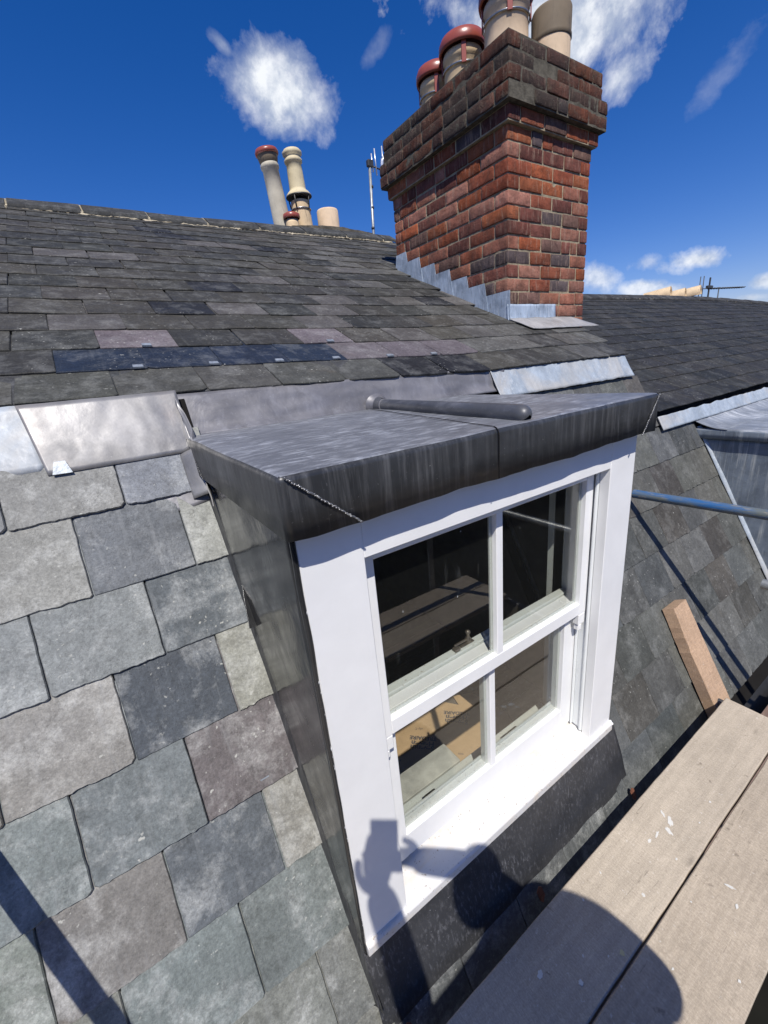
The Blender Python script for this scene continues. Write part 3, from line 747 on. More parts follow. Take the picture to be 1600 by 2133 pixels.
# flat roof with rounded drips, one lead covered box
def lead_box(x0, x1, y0, y1, z0, z1, rad, cuts=70):
    bm = bmesh.new(); bmesh.ops.create_cube(bm, size=1)
    for v in bm.verts: v.co = Vector((x0+(v.co.x+.5)*(x1-x0), y0+(v.co.y+.5)*(y1-y0), z0+(v.co.z+.5)*(z1-z0)))
    es = [e for e in bm.edges if (all(abs(v.co.z-z1) < 1e-6 for v in e.verts) and not all(abs(v.co.y-y1) < 1e-6 for v in e.verts)) or (all(abs(v.co.y-y0) < 1e-6 for v in e.verts) and abs(e.verts[0].co.z-e.verts[1].co.z) > .01)]
    bmesh.ops.bevel(bm, geom=es, offset=rad, segments=5, profile=.5, affect='EDGES')
    for i in range(1, cuts):
        x = x0+(x1-x0)*i/cuts
        bmesh.ops.bisect_plane(bm, geom=bm.verts[:]+bm.edges[:]+bm.faces[:], plane_co=(x, 0, 0), plane_no=(1, 0, 0))
    for i in range(1, 24):
        y = y0+(y1-y0)*i/24
        bmesh.ops.bisect_plane(bm, geom=bm.verts[:]+bm.edges[:]+bm.faces[:], plane_co=(0, y, 0), plane_no=(0, 1, 0))
    bmesh.ops.bisect_plane(bm, geom=bm.verts[:]+bm.edges[:]+bm.faces[:], plane_co=(0, 0, (z0+z1)/2), plane_no=(0, 0, 1))
    for v in bm.verts:
        p = v.co.copy()
        if p.z < z0+.002:
            v.co.z += .0075*nz1(p.x*4.2, 3, 1) + .003*nz1(p.x*17, 3, 1)
            v.co.y += .004*nz1(p.x*5, 7, 1)
        elif p.z > z1-.03: v.co.z += .0022*nz1(p.x*6, p.y*6, 2)
        if p.y < y0+.02: v.co.y += .003*nz1(p.x*5, p.z*9, 4)
    return bm
def bm_obj(bm, name, mats, parent, choose=None):
    me = bpy.data.meshes.new(name)
    for m in mats: me.materials.append(m)
    for f in bm.faces:
        f.smooth = True
        if choose: f.material_index = choose(f)
    bmesh.ops.recalc_face_normals(bm, faces=bm.faces); bm.to_mesh(me); bm.free()
    for nm in ('tone', 'rnd'): me.color_attributes.new(nm, 'FLOAT_COLOR', 'CORNER')
    o = bpy.data.objects.new(name, me); COL.objects.link(o); o.parent = parent
    p = parent; off = Vector((0, 0, 0))
    while p is not None: off += p.location; p = p.parent
    o.location = -off
    return o
bm = lead_box(.209, 1.490, .655, 1.56, -.264, -.146, .013)
for v in bm.verts: v.co.z += (v.co.y-.655)*.004
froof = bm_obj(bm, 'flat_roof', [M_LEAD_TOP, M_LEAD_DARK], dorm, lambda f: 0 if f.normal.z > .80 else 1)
tag(froof, 'flat lead roof with dark fascia drip round three sides')
# overlapping bay sheet: right half laps the left half, its edge shows as a thin dark line beside the roll
def lap(u, v):
    if v < .25:
        z = -.262+.10*v/.25; y = .6515
    elif v < .35:
        a = (v-.25)/.10*math.pi/2; z = -.162+.0185*math.sin(a); y = .6515+.0185*(1-math.cos(a))
    else:
        z = -.1432; y = .670+(1.50-.670)*(v-.35)/.65
    x = .737+.14*u + (y-.655)*.22
    return (x, y, z+(y-.655)*.004+.0004*nz1(x*20, y*9, 0))
b = MB(); b.grid(lambda u, v: Vector(lap(u*.0, v)) + Vector((-.003+.003*u, -.0012, .0012)), 1, 60, (0, .001, -.001)); db(b, 'lap_edge', [M_DARK], froof)
# wood cored roll
def roll(u, v):
    v = v**1.7
    y = .672+.875*v; x = .870+.112*v
    r = .025
    if v < .035: r *= math.sqrt(max(0.0, 1-((.035-v)/.035)**2))**.9
    if v > .93: r += (v-.93)*.25
    a = -.62+(math.pi+1.24)*u
    return (x-r*math.cos(a)*1.02, y, -.134+(y-.655)*.004+r*math.sin(a)*1.0)
b = MB(); b.grid(roll, 18, 60); db(b, 'roll', [M_LEAD_ROLL], froof)
b = MB(); b.tube([(.868+.112*v, .672+.875*v, -.133+.0035*v) for v in (.90, .91)], [.0268, .0268], 20); db(b, 'roll_joint', [M_LEAD_UP], froof)
b = MB(); b.grid(lambda u, v: (.978+.055*(1-v)**1.6*math.cos(2*math.pi*u)+.026*v*math.cos(2*math.pi*u), 1.535-.050*v, -.128+(.045*(1-v)**1.6+.026*v)*math.sin(2*math.pi*u)), 22, 6); db(b, 'roll_joint', [M_LEAD_UP], froof)
# weld beads along the mitres
def weld(p0, p1, nbead, r=.0042, par=froof):
    b = MB(); p0 = Vector(p0); p1 = Vector(p1)
    for i in range(nbead):
        k = i/(nbead-1); p = p0.lerp(p1, k) + Vector((rnd.uniform(-.0008, .0008),)*3); q = r*rnd.uniform(.75, 1.2)
        b.lathe([(0.0001, q*.8), (q*.7, q*.55), (q, 0), (q*.7, -q*.55), (0.0001, -q*.8)], p, 7)
    return db(b, 'weld_seam', M_WELD, par)
weld((.222, .6520, -.150), (.356, .6505, -.264), 70, .0027); weld((1.480, .6520, -.150), (1.392, .6505, -.266), 60, .0026)
weld((.2095, 1.515, -.150), (.207, 1.36, -.262), 40, .0016)
# cheeks
def cheek(x, th, nm, mt):
    b = MB()
    def f(u, v):
        z = -.20-1.36*v
        yb = FM.P(0, vz(z)).y+.03
        return (x+.0035*nz1(u*3, z*3, x)+.002*nz1(u*7, z*2.2, x+3), .706+(yb-.706)*u, z)
    b.grid(f, 30, 44, (th, 0, 0)); return db(b, nm, mt)
tag(cheek(XL, .012, 'cheek', M_LEAD_CHEEK), 'glossy dark lead cheek facing left')
cheek(XR, -.012, 'cheek', M_LEAD_CHEEK)
# lead turned out over the slates beside the left cheek
def soaker(u, v):
    z = -.33-1.42*v
    p = FM.P(XL+.002-.012*u-.004*abs(nz1(z*7, 1, 1)), vz(z), .045*(1-u)**2+.021)
    return p
b = MB(); b.grid(soaker, 6, 60, FM.Nn*-.003); db(b, 'soaker', M_LEAD_DARK)
# little torn lead tag standing off the cheek
b = MB(); b.poly([(XL-.001, 1.235, -.585), (XL-.001, 1.165, -.70), (XL-.024, 1.150, -.690), (XL-.010, 1.205, -.62)], (.002, 0, 0)); db(b, 'soaker', M_LEAD_DARK)
# lead turned round onto the window frame edge
def trim(u, v):
    z = -.25-1.30*v
    return (.226+.010*u+.0025*nz1(z*9, u, 2), .7015-.0035*math.sin(u*2.6)-.001, z)
b = MB(); b.grid(trim, 4, 60, (0, .004, 0)); db(b, 'cheek_edge', M_LEAD_CHEEK)
# apron under the sill
def apron(u, v):
    x = .225+1.275*u; x += (.050*u)*v
    y0, z0 = .704, -1.530; y1, z1 = .628, -1.885
    bulge = .007*math.sin(math.pi*v)
    z = z0+(z1-z0)*v + .012*nz1(x*2.2, 3, 3)*v
    return (x, y0+(y1-y0)*v-bulge+.004*nz1(x*6, v*4, 6), z)
b = MB(); b.grid(apron, 70, 20, (0, .004, 0)); ap = db(b, 'apron', M_LEAD_APRON); tag(ap, 'dark lead apron under the window sill')
b = MB()
b.grid(lambda u, v: (.225+1.32*u, .624-.016*v+.002*nz1(u*30, v, 0), -1.872-.036*v+.004*nz1(u*9, v, 2)), 60, 3, (0, .006, 0)); db(b, 'apron_edge', M_LEAD_UP)

# ---- joinery
def wbox(b, x0, x1, y0, y1, z0, z1, ch=.002): b.new(); b.box(x0, x1, y0, y1, z0, z1, ch)
fx0, fx1 = .236, 1.464
fr_ = MB()
wbox(fr_, fx0, .380, .700, .735, -1.512, -.19)           # left casing
wbox(fr_, 1.3165, fx1, .700, .735, -1.512, -.19)          # right casing
wbox(fr_, .3795, 1.317, .7012, .735, -.366, -.19)         # head
wbox(fr_, fx0+.002, .372, .7352, .86, -1.50, -.20)        # box behind, left
wbox(fr_, 1.3245, fx1-.002, .7352, .86, -1.50, -.20)      # right
wbox(fr_, .3722, 1.324, .7352, .86, -.352, -.21)          # head box
db(fr_, 'frame', M_PAINT)
sb = MB()
for (x0, x1) in ((.374, .386), (1.3105, 1.3225)): wbox(sb, x0, x1, .7355, .7480, -1.488, -.3525, .004)
wbox(sb, .386, 1.3105, .7356, .7475, -.374, -.3522, .004)
for (x0, x1) in ((.3725, .3915), (1.3050, 1.3240)): wbox(sb, x0, x1, .7765, .7835, -1.475, -.36, .002)   # parting bead
for (x0, x1) in ((.3725, .380), (1.3165, 1.3240)): wbox(sb, x0, x1, .7482, .7762, -1.475, -.96, .001)
db(sb, 'bead', M_STAFF)
# sill, sloping and with a nose
sl = MB()
def prism(b, prof, x0, x1, ch=0):
    n = len(prof); a = [b.vert((x0, y, z)) for y, z in prof]; c = [b.vert((x1, y, z)) for y, z in prof]
    b.face(a[::-1]); b.face(c)
    for i in range(n): b.face([a[i], a[(i+1) % n], c[(i+1) % n], c[i]])
prism(sl, [(.688, -1.508), (.692, -1.5045), (.86, -1.470), (.86, -1.545), (.695, -1.547), (.688, -1.5435), (.686, -1.540), (.686, -1.512)], fx0-.001, fx1+.001)
db(sl, 'window_sill', M_PAINT_SILL)
# caulk blobs at the sill corner
ck = MB()
for (x, y, z, r) in ((fx1+.002, .698, -1.508, .010), (fx1+.008, .692, -1.516, .007), (fx1-.008, .697, -1.503, .007)):
    ck.lathe([(0.0001, r), (r*.7, r*.7), (r, 0), (r*.7, -r*.7), (.0001, -r)], (x, y, z), 8)
for i in range(26):
    z = -.4-1.1*rnd.random(); r = .0014*rnd.uniform(.5, 1.5); ck.lathe([(0.0001, r*3), (r*.8, r*2), (r, 0), (r*.8, -r*2), (.0001, -r*3)], (.2345+rnd.uniform(-.001, .001), .699, z), 6)
db(ck, 'caulk', M_PAINT)
# sashes
def sash(name, x0, x1, y0, y1, z0, z1, st, tr, br, bar, inner=None):
    b = MB()
    wbox(b, x0, x0+st, y0, y1, z0, z1); wbox(b, x1-st, x1, y0, y1, z0, z1)
    wbox(b, x0+st-.0005, x1-st+.0005, y0+.0006, y1-.0006, z1-tr, z1-.0005); wbox(b, x0+st-.0005, x1-st+.0005, y0+.0006, y1-.0006, z0+.0005, z0+br)
    xm = (x0+x1)/2
    wbox(b, xm-bar/2, xm+bar/2, y0+.0012, y1-.004, z0+br-.001, z1-tr+.001)
    o = db(b, name, M_PAINT)
    yg = y0+.016
    for (a, c) in ((x0+st, xm-bar/2), (xm+bar/2, x1-st)):
        p = MB(); p.box(a-.002, c+.002, yg, yg+.0028, z0+br-.002, z1-tr+.002); db(p, 'pane', M_GLASS, o)
    # rebate fillets inside the glass (paler, unpainted inside)
    q = MB()
    for (a, c) in ((x0+st, xm-bar/2), (xm+bar/2, x1-st)):
        q.new(); q.box(a+.0005, a+.0095, yg+.004, y1-.001, z0+br, z1-tr); q.box(c-.0095, c-.0005, yg+.004, y1-.001, z0+br, z1-tr)
        q.box(a+.01, c-.01, yg+.004, y1-.001, z0+br+.0003, z0+br+.010)
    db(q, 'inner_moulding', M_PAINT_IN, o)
    return o
us_ = sash('upper_sash', .3875, 1.3095, .7495, .7755, -.918, -.366, .040, .036, .047, .027)
tag(us_, 'upper sash of two panes')
hn = MB()
for (x0, x1) in ((.388, .427), (1.270, 1.309)):             # sash horns
    prism_pts = None
    hn.new(); hn.box(x0, x1, .7500, .7750, -.962, -.9185, .002); hn.box(x0+.004, x1-.012, .7515, .7735, -.990, -.9622, .004)
db(hn, 'sash_horn', M_PAINT, us_)
ls_ = sash('lower_sash', .3815, 1.3155, .7850, .8260, -1.470, -.872, .0740, .042, .096, .026)
tag(ls_, 'lower sash of two panes')
# room side rail faces and sash furniture
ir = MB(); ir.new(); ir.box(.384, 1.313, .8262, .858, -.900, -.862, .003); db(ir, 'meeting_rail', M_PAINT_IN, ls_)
sf = MB(); sf.new()
fx, fy, fz = .792, .846, -.861
sf.box(fx-.028, fx+.030, fy-.009, fy+.010, fz, fz+.004, .001); sf.lathe([(.010, 0), (.011, .012), (.006, .020), (.005, .028), (.0085, .034), (.0085, .040), (.001, .044)], (fx+.010, fy, fz+.003), 14)
sf.box(fx-.050, fx+.008, fy-.005, fy+.004, fz+.012, fz+.018, .002); sf.box(fx-.058, fx-.036, fy-.016, fy+.004, fz+.001, fz+.010, .002)
db(sf, 'sash_fastener', flat_mat('antique_brass', (.20, .17, .14), .45, .5, .3, 60, 100, .2, .6), dorm)
def lift(x):
    b = MB(); b.smooth = True
    b.grid(lambda u, v: (x-.020+.040*u, .838+.014*math.sin(math.pi*.9*v), -1.388+.020*math.cos(math.pi*.9*v)), 3, 10, (0, .0025, 0))
    b.new(); b.box(x-.004, x+.004, .832, .842, -1.420, -1.392, .001); return db(b, 'sash_lift', M_BRASS)
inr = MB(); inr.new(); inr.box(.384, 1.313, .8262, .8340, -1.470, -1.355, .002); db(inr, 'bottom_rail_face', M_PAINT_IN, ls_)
lift(.60); lift(1.02)
ir2 = MB()
# ================================================================ ROOM behind the glass (lining, window board)
rm_ = MB()
def inbox(b, x0, x1, y0, y1, z0, z1):
    i = [b.vert((x, y, z)) for z in (z0, z1) for y in (y0, y1) for x in (x0, x1)]
    for q in ((0, 1, 3, 2), (4, 6, 7, 5), (2, 3, 7, 6), (0, 2, 6, 4), (1, 5, 7, 3)): b.face([i[k] for k in q])
inbox(rm_, .244, 1.456, .90, 2.7, -1.56, -.275)
rm_.f.pop(-5); rm_.m.pop(); rm_.t.pop(); rm_.r.pop(); rm_.sm.pop()
inbox(rm_, -.30, 2.4, .905, 2.9, -2.43, -1.562)
rm_.f.pop(-4); rm_.m.pop(); rm_.t.pop(); rm_.r.pop(); rm_.sm.pop()
for (x0, x1) in ((-.30, .243), (1.457, 2.4)): rm_.face([rm_.vert(p) for p in ((x0, .905, -1.563), (x1, .905, -1.563), (x1, 2.9, -1.563), (x0, 2.9, -1.563))])
rm_.box(.243, .3725, .862, .902, -1.55, -.27); rm_.box(1.3245, 1.457, .862, .902, -1.55, -.27); rm_.box(.243, 1.457, .862, .902, -1.82, -1.56)
db(rm_, 'room_lining', M_ROOM, fix=False)
fl = MB()
for k in range(15): fl.new(); fl.box(-.295, 2.395, .91+.125*k, 1.032+.125*k, -2.428, -2.412, .001)
db(fl, 'floorboards', M_FLOOR)
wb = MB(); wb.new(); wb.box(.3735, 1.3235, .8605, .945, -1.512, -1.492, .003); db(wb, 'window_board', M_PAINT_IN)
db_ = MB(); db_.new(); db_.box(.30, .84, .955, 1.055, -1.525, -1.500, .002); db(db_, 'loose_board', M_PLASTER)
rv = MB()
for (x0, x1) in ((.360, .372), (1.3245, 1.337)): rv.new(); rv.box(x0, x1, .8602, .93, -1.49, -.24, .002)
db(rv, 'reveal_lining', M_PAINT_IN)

# cardboard underlay wrapper on the floor
cb = empty('cardboard_sheet', (1.27, 1.80, -2.40)); CK = 4/3
tag(cb, 'printed brown cardboard packaging lying on the floor behind the lower left pane', 'cardboard')
b = MB(); pts = [(.50, 1.00), (.70, .985), (1.02, 1.00), (1.32, 1.02), (1.40, 1.20), (1.36, 1.42), (1.26, 1.47), (1.24, 1.40), (1.19, 1.47), (1.10, 1.46), (1.05, 1.55), (.88, 1.56), (.60, 1.60), (.48, 1.50)]
b.poly([(x*CK, y*CK, -1.798*CK) for x, y in pts], (0, 0, .006)); hb(b, 'sheet', M_CARD, cb)
def text(body, x, y, size, ang, parent, z=-1.7972*4/3, bold=0.0, sx=1.0, name='printed_text', m=M_INK, outline=False):
    x *= CK; y *= CK; size *= CK; bold *= CK
    cu = bpy.data.curves.new(name, 'FONT'); cu.body = body; cu.size = size; cu.align_x = 'CENTER'; cu.align_y = 'CENTER'; cu.offset = bold
    cu.extrude = .0002; cu.fill_mode = 'BOTH'
    o = bpy.data.objects.new(name, cu); COL.objects.link(o)
    bpy.context.view_layer.update(); dg = bpy.context.evaluated_depsgraph_get()
    me = bpy.data.meshes.new_from_object(o.evaluated_get(dg)); bpy.data.objects.remove(o)
    o = bpy.data.objects.new(name, me); me.materials.clear(); me.materials.append(m); COL.objects.link(o)
    o.parent = parent; o.location = Vector((x, y, z)) - parent.location; o.rotation_euler = (0, 0, ang); o.scale = (sx, 1, 1)
    return o
AT = R(135.8)
rdx, rdy = math.cos(AT), math.sin(AT); upx, upy = -rdy, rdx
for (cx, cy) in ((.945, 1.352), (1.190, 1.365)):
    for k, (w, s, bo) in enumerate((('TREDAIRE', .031, .0010), ('Heaven', .038, .0014), ('Seventh', .038, .0014))):
        d = (0, .031, .057)[k]
        text(w, cx+upx*d, cy+upy*d, s, AT, cb, bold=bo)
    d = .046; L = .078
    for (a0, q) in ((.0165, .0012),):
        pass
text('Heav', .765, 1.335, .022, AT, cb, bold=.0); text('ully C', .945+.02, 1.352+.06, .018, AT+.05, cb)
text('oto', 1.03, 1.165, .018, AT, cb)

# ================================================================ CHIMNEY STACK
chim = empty('chimney_stack', (2.76, 2.55, .2))
tag(chim, 'tall red brick chimney stack with sooty corbelled top, stepped lead flashing and four clay pots', 'chimney')
def cbd(mb, name, mats, parent=chim, **k): return hb(mb, name, mats, parent, **k)
CX0, CX1, CY0, CY1 = 2.350, 3.185, 2.000, 3.155
RED = [(.29, .082, .036), (.31, .096, .042), (.24, .066, .034), (.15, .052, .038), (.31, .125, .080), (.24, .074, .040), (.14, .050, .038), (.33, .15, .105), (.19, .070, .052)]
DARKB = [(.13, .075, .06), (.10, .075, .075), (.16, .09, .07)]
bk = MB(); mo = MB(); bs_ = MB(); mo2 = MB()
def course(z0, h, p, odd, bricks, mort, soot, z1cut=None):
    x0, x1, y0, y1 = CX0-p, CX1+p, CY0-p, CY1+p
    jt = .0095; w = .1025; L = .2165
    mort.new(); mort.box(x0+.0062, x1-.0062, y0+.0062, y1-.0062, z0-.001, z0+h+.0, .0)
    def run(a0, a1, side, start):
        a = a0; first = True
        while a < a1-.02:
            l = start if first else (L if rnd.random() > .14 else w)
            first = False; b_ = min(a+l, a1)
            if a1-b_ < .06: b_ = a1
            t = rnd.choice(DARKB) if rnd.random() < (.13 if not soot else .35) else rnd.choice(RED)
            if soot: t = tuple(q*.48 for q in t)
            t = jit(t, .14); bricks.new(t)
            e = rnd.uniform(-.0045, .0045); zz0 = z0+jt/2; zz1 = z0+h-jt/2
            if soot and rnd.random() < .10: e += .012
            bb = (a+jt/2 if a > a0 else a, b_-jt/2 if b_ < a1 else b_)
            J = rnd.uniform(.0008, .0020) if not soot else rnd.uniform(.002, .0042); C = .0052 if not soot else .010
            sk_ = rnd.uniform(-.003, .003) if soot else rnd.uniform(-.0012, .0012); zz0 += sk_; zz1 += sk_
            if side == 'f': bricks.rbox(bb[0], bb[1], y0+e, y0+w, zz0, zz1, C, J, 0)
            if side == 'b': bricks.box(bb[0], bb[1], y1-w, y1-e, zz0, zz1, .005)
            if side == 'l': bricks.rbox(x0+e, x0+w, bb[0], bb[1], zz0, zz1, C, J, 1)
            if side == 'r': bricks.rbox(x1-w, x1-e, bb[0], bb[1], zz0, zz1, C, J, 1)
            a = b_
    if odd:
        run(x0, x1, 'f', L); run(x0, x1, 'b', L); run(y0+w+jt, y1-w-jt, 'l', L); run(y0+w+jt, y1-w-jt, 'r', L)
    else:
        run(y0, y1, 'l', L); run(y0, y1, 'r', L); run(x0+w+jt, x1-w-jt, 'f', L); run(x0+w+jt, x1-w-jt, 'b', L)
CH = .0795; ztop = 1.206+CH
k = 0; z = ztop-CH
while z > -.15:
    course(z, CH, 0.0, k % 2 == 0, bk, mo, False); z -= CH; k += 1
course(1.2855, .078, .028, False, bk, mo, False)
course(1.3635, .078, .066, True, bs_, mo2, True); course(1.4415, .078, .062, False, bs_, mo2, True)
course(1.5195, .078, .036, True, bs_, mo2, True); course(1.5975, .078, .034, False, bs_, mo2, True)
stack = cbd(bk, 'brickwork', M_BRICK); cbd(mo, 'mortar', M_MORTAR, stack)
cop = cbd(bs_, 'corbelled_top', M_BRICK_SOOT); cbd(mo2, 'mortar', M_MORTAR_D, cop)
fl_ = MB(); fl_.new(); fl_.smooth = False
def flaun(u, v):
    x = CX0+.0+(CX1-CX0)*u; y = CY0+(CY1-CY0)*v; e = min(u, 1-u, v, 1-v)
    return (x, y, 1.676+.055*min(1, e*5)+.008*nz1(x*9, y*9, 1))
fl_.grid(flaun, 24, 30); cbd(fl_, 'flaunching', M_MORTAR_D, cop)
# pots
def capped_pot(x, y, z, r, h, m, lab, capz=None, tilt=(0, 0), cap=True):
    p = empty('chimney_pot'); p.parent = chim; p.location = Vector((x, y, z)) - chim.location
    p.rotation_euler = (tilt[0], tilt[1], 0)
    if lab: p['label'] = lab
    def add(b, n, mm):
        o = b.build(n, mm); o.parent = p; return o
    b = MB(); b.lathe([(r*1.02, -.1), (r, .0), (r*.985, h*.5), (r*.97, h-.055), (r*1.03, h-.05), (r*1.04, h-.02), (r*1.0, h), (r*.86, h), (r*.84, h-.08), (r*.84, h-.3)], n=44, wob=.01); add(b, 'pot', m)
    if cap:
        b = MB(); b.tube([(r*1.035*math.cos(a), r*1.035*math.sin(a), h-.095+.004*math.sin(a)) for a in [2*math.pi*i/40 for i in range(41)]], .006, 8, False); add(b, 'band', M_STEEL)
        R_ = r*1.24
        b = MB(); b.lathe([(R_*.90, h+.010), (R_*.97, h+.004), (R_, h+.025), (R_*.985, h+.055), (R_*.90, h+.082), (R_*.7, h+.100), (R_*.4, h+.110), (.001, h+.113), (.001, h+.10), (R_*.7, h+.088), (R_*.9, h+.055), (R_*.90, h+.010)], n=48); add(b, 'cap', M_TERRA)
        b = MB()
        for a in (.5, 2.4, 4.0, 5.4):
            b = MB(); M = Matrix.Rotation(a, 4, 'Z'); b.new(); b.box(r*1.05, r*1.10, -.016, .016, h-.11, h+.06, .002, M)
            add(b, 'strap', M_TERRA)
    return p
capped_pot(2.775, 2.375, 1.70, .139, .415, M_BUFF_P, 'nearest buff pot with terracotta cap, cut off by the top of the photo')
capped_pot(2.765, 2.760, 1.70, .134, .365, M_BUFF, 'middle buff pot with terracotta cap')
capped_pot(2.770, 3.050, 1.70, .124, .345, M_BUFF, 'farthest buff pot with terracotta cap')
p = empty('chimney_pot'); p.parent = chim; p.location = Vector((2.995, 2.20, 1.70)) - chim.location; p['label'] = 'open pot with brown weathered slanted rim'
b = MB(); Mt = Matrix.Rotation(R(-10), 4, 'X') @ Matrix.Rotation(R(10), 4, 'Y')
b.lathe([(.120, -.15), (.118, .10), (.117, .235)], n=44, M=None); o = b.build('pot', M_BUFF_P); o.parent = p
b = MB(); b.lathe([(.1175, .18), (.123, .185), (.123, .205), (.120, .215), (.121, .330), (.116, .342), (.104, .342), (.100, .12)], n=44, wob=.02); o = b.build('rim', M_BROWN); o.parent = p
# stepped side flashing: teeth follow the brick courses
sfm = MB()
def roofz(y): return .223 + (y-2.0)*math.tan(UA)
n_t = 7; ys = 2.0
for k in range(n_t+1):
    zt = ztop-CH*(12-k)+.004 - CH*0
steps = []
yA = 1.985
zc = [1.206 - CH*j for j in range(16)]              # bed joints
joints = sorted([q for q in zc if .20 < q < 1.0])
yprev = 1.985
for i, q in enumerate(joints):
    ye = 2.0 + (q-.092-.223)/math.tan(UA)
    if ye < yprev+.05: continue
    sfm.new(); X = CX0-.0065-.0035*(i % 2)-.0002*i; ya = yprev
    ye = min(ye, 3.165)
    sfm.poly([(X, ya-(.010 if i == 0 or ya < 2 else .045), roofz(ya-.010)-.05), (X, ye+.020, roofz(ye+.020)-.03), (X, ye-.012, q+.004), (X, ya-.006, q+.004)], (-.003, 0, 0))
    yprev = ye-.006
    if ye >= 3.16: break
o = cbd(sfm, 'stepped_flashing', M_LEAD_BLUE); tag(o, 'blue grey stepped lead flashing up the left face')
b = MB(); b.new(); b.smooth = True
b.grid(lambda u, v: (2.338+.500*u, 1.992-.004*v-.045*max(0, v-.7)*3*.33, .335-.115*v+.003*nz1(u*8, v*3, 3)), 30, 8, (0, .004, 0)); cbd(b, 'front_flashing', M_LEAD_BLUE)
def cap_apron(u, v):
    x = 2.335+.665*u + .02*v + .05*u*v; y = 1.992-.175*v
    q = FU.P(x, (y-1.418)/math.cos(UA), .036+.006*nz1(x*9, y*12, 3)); return q
b = MB(); b.grid(cap_apron, 36, 10, (0, 0, -.003)); cbd(b, 'front_flashing', lead_mat('lead_chimney_apron', (.24, .235, .23), (.55, .54, .52), (14, 1.6, 2), .6, .5, .4, .05, .5, grime=.5))

# the upper roof and its stack stand a little farther back than first set out
KS = 1.10
_off = chim.location.copy(); _done = set()
for o in list(bpy.data.objects):
    if o.name.split('.')[0] in ('upper_slope_slates', 'eaves_course', 'roof_underlay', 'rear_slope', 'ridge_tile', 'ridge_mortar', 'tingle') and o.parent == house and o.type == 'MESH':
        if o.name.startswith('tingle') and o.get('low'): continue
        if o.data.name not in _done: o.data.transform(Matrix.Scale(KS, 4)); _done.add(o.data.name)
for o in list(chim.children_recursive):
    if o.type == 'EMPTY':
        o.location = (o.location+_off)*KS - _off; o.scale = (KS, KS, KS)
    elif o.parent == chim or o.parent.type == 'MESH':
        if o.data.name not in _done: o.data.transform(Matrix.Scale(KS, 4)); _done.add(o.data.name)
# ================================================================ CHIMNEY BEHIND THE RIDGE
rc = empty('rear_chimney_stack', (2.9, 5.6, 1.5))
tag(rc, 'low chimney stack beyond the ridge with five mismatched clay pots', 'chimney')
def rcb(b, n, m, par=rc): return hb(b, n, m, par)
b = MB()
for j in range(16):
    z0 = .49+j*.078; x = 2.28
    while x < 3.5:
        x1 = min(x+.22, 3.52); b.new(jit(rnd.choice(RED), .15)); b.box(x, x1-.008, 5.35, 5.46, z0, z0+.07, .003); x = x1
rcb(b, 'brickwork', M_BRICK); b = MB(); b.new(); b.box(2.285, 3.51, 5.357, 5.895, .4, 1.74); rcb(b, 'mortar', M_MORTAR_D)
b = MB(); b.new(); b.grid(lambda u, v: (2.45+1.15*u, 5.32+.62*v, 1.752+.035*math.sin(math.pi*u)+.01*nz1(u*9, v*5, 1)), 20, 6, (0, 0, -.05), False); rcb(b, 'flaunching', M_MORTAR_D)
def far_pot(x, prof, m, lab, lean=0.0, y=5.6, z=1.80):
    p = empty('chimney_pot'); p.parent = rc; p.location = Vector((x, y, z)) - rc.location; p.rotation_euler = (0, lean, 0); p['label'] = lab
    b = MB(); b.lathe(prof, n=32, wob=.01); o = b.build('pot', m); o.parent = p; return p
def add_to(p, b, n, m): o = b.build(n, m); o.parent = p; return o
p = far_pot(2.455, [(.112, -.5), (.108, .0), (.098, .35), (.094, .60), (.106, .605), (.110, .635), (.100, .655), (.096, .66), (.096, .70), (.08, .70), (.08, .5)], M_GREYPOT, 'tall grey buff pot with terracotta cap', R(-5.5))
b = MB(); b.lathe([(.118, .735), (.135, .74), (.138, .765), (.125, .79), (.07, .805), (.001, .808), (.001, .79), (.1, .775), (.118, .735)], n=36); add_to(p, b, 'cap', M_TERRA)
b = MB(); b.lathe([(.100, .66), (.106, .665), (.125, .745), (.118, .75), (.095, .68)], n=30); add_to(p, b, 'cap_mesh', M_BROWN)
p = far_pot(2.735, [(.126, -.3), (.12, .0), (.112, .28), (.108, .31), (.10, .315), (.09, .20)], M_BUFF, 'short stained buff pot under a louvred cowl', R(-2))
b = MB(); b.lathe([(.156, .355), (.158, .365), (.13, .40), (.10, .425), (.100, .44), (.094, .62), (.090, .70), (.106, .705), (.110, .73), (.097, .745), (.094, .765), (.116, .785), (.118, .81), (.095, .835), (.05, .84), (.05, .80)], n=36); add_to(p, b, 'cowl', clay_mat('yellow_clay', (.56, .48, .31), (.30, .26, .17), .5))
b = MB(); b.lathe([(.160, .352), (.159, .362), (.04, .372), (.04, .362), (.160, .352)], n=36); add_to(p, b, 'cowl_base', M_BLACKM)
for a in (.6, 2.2, 3.9, 5.2):
    b = MB(); b.tube([(.125*math.cos(a), .125*math.sin(a), .20), (.15*math.cos(a), .15*math.sin(a), .36)], .008, 6)
    add_to(p, b, 'strap', M_BLACKM)
b = MB(); b.tube([(.121*math.cos(a), .121*math.sin(a), .215) for a in [2*math.pi*i/30 for i in range(31)]], .008, 6, False); add_to(p, b, 'band', M_STEEL)
p = far_pot(2.515, [(.085, -.3), (.080, .02), (.074, .06), (.07, .05)], M_BUFF, 'small pot with red terracotta cap low beside the stained pot', y=5.45, z=1.79)
b = MB(); b.lathe([(.095, .07), (.103, .08), (.10, .115), (.06, .135), (.001, .14), (.001, .12), (.09, .10), (.095, .07)], n=30); add_to(p, b, 'cap', M_TERRA)
far_pot(3.10, [(.142, -.2), (.140, .0), (.138, .235), (.130, .25), (.118, .245), (.115, .05)], M_BUFF_P, 'plain wide pale buff pot on the right')
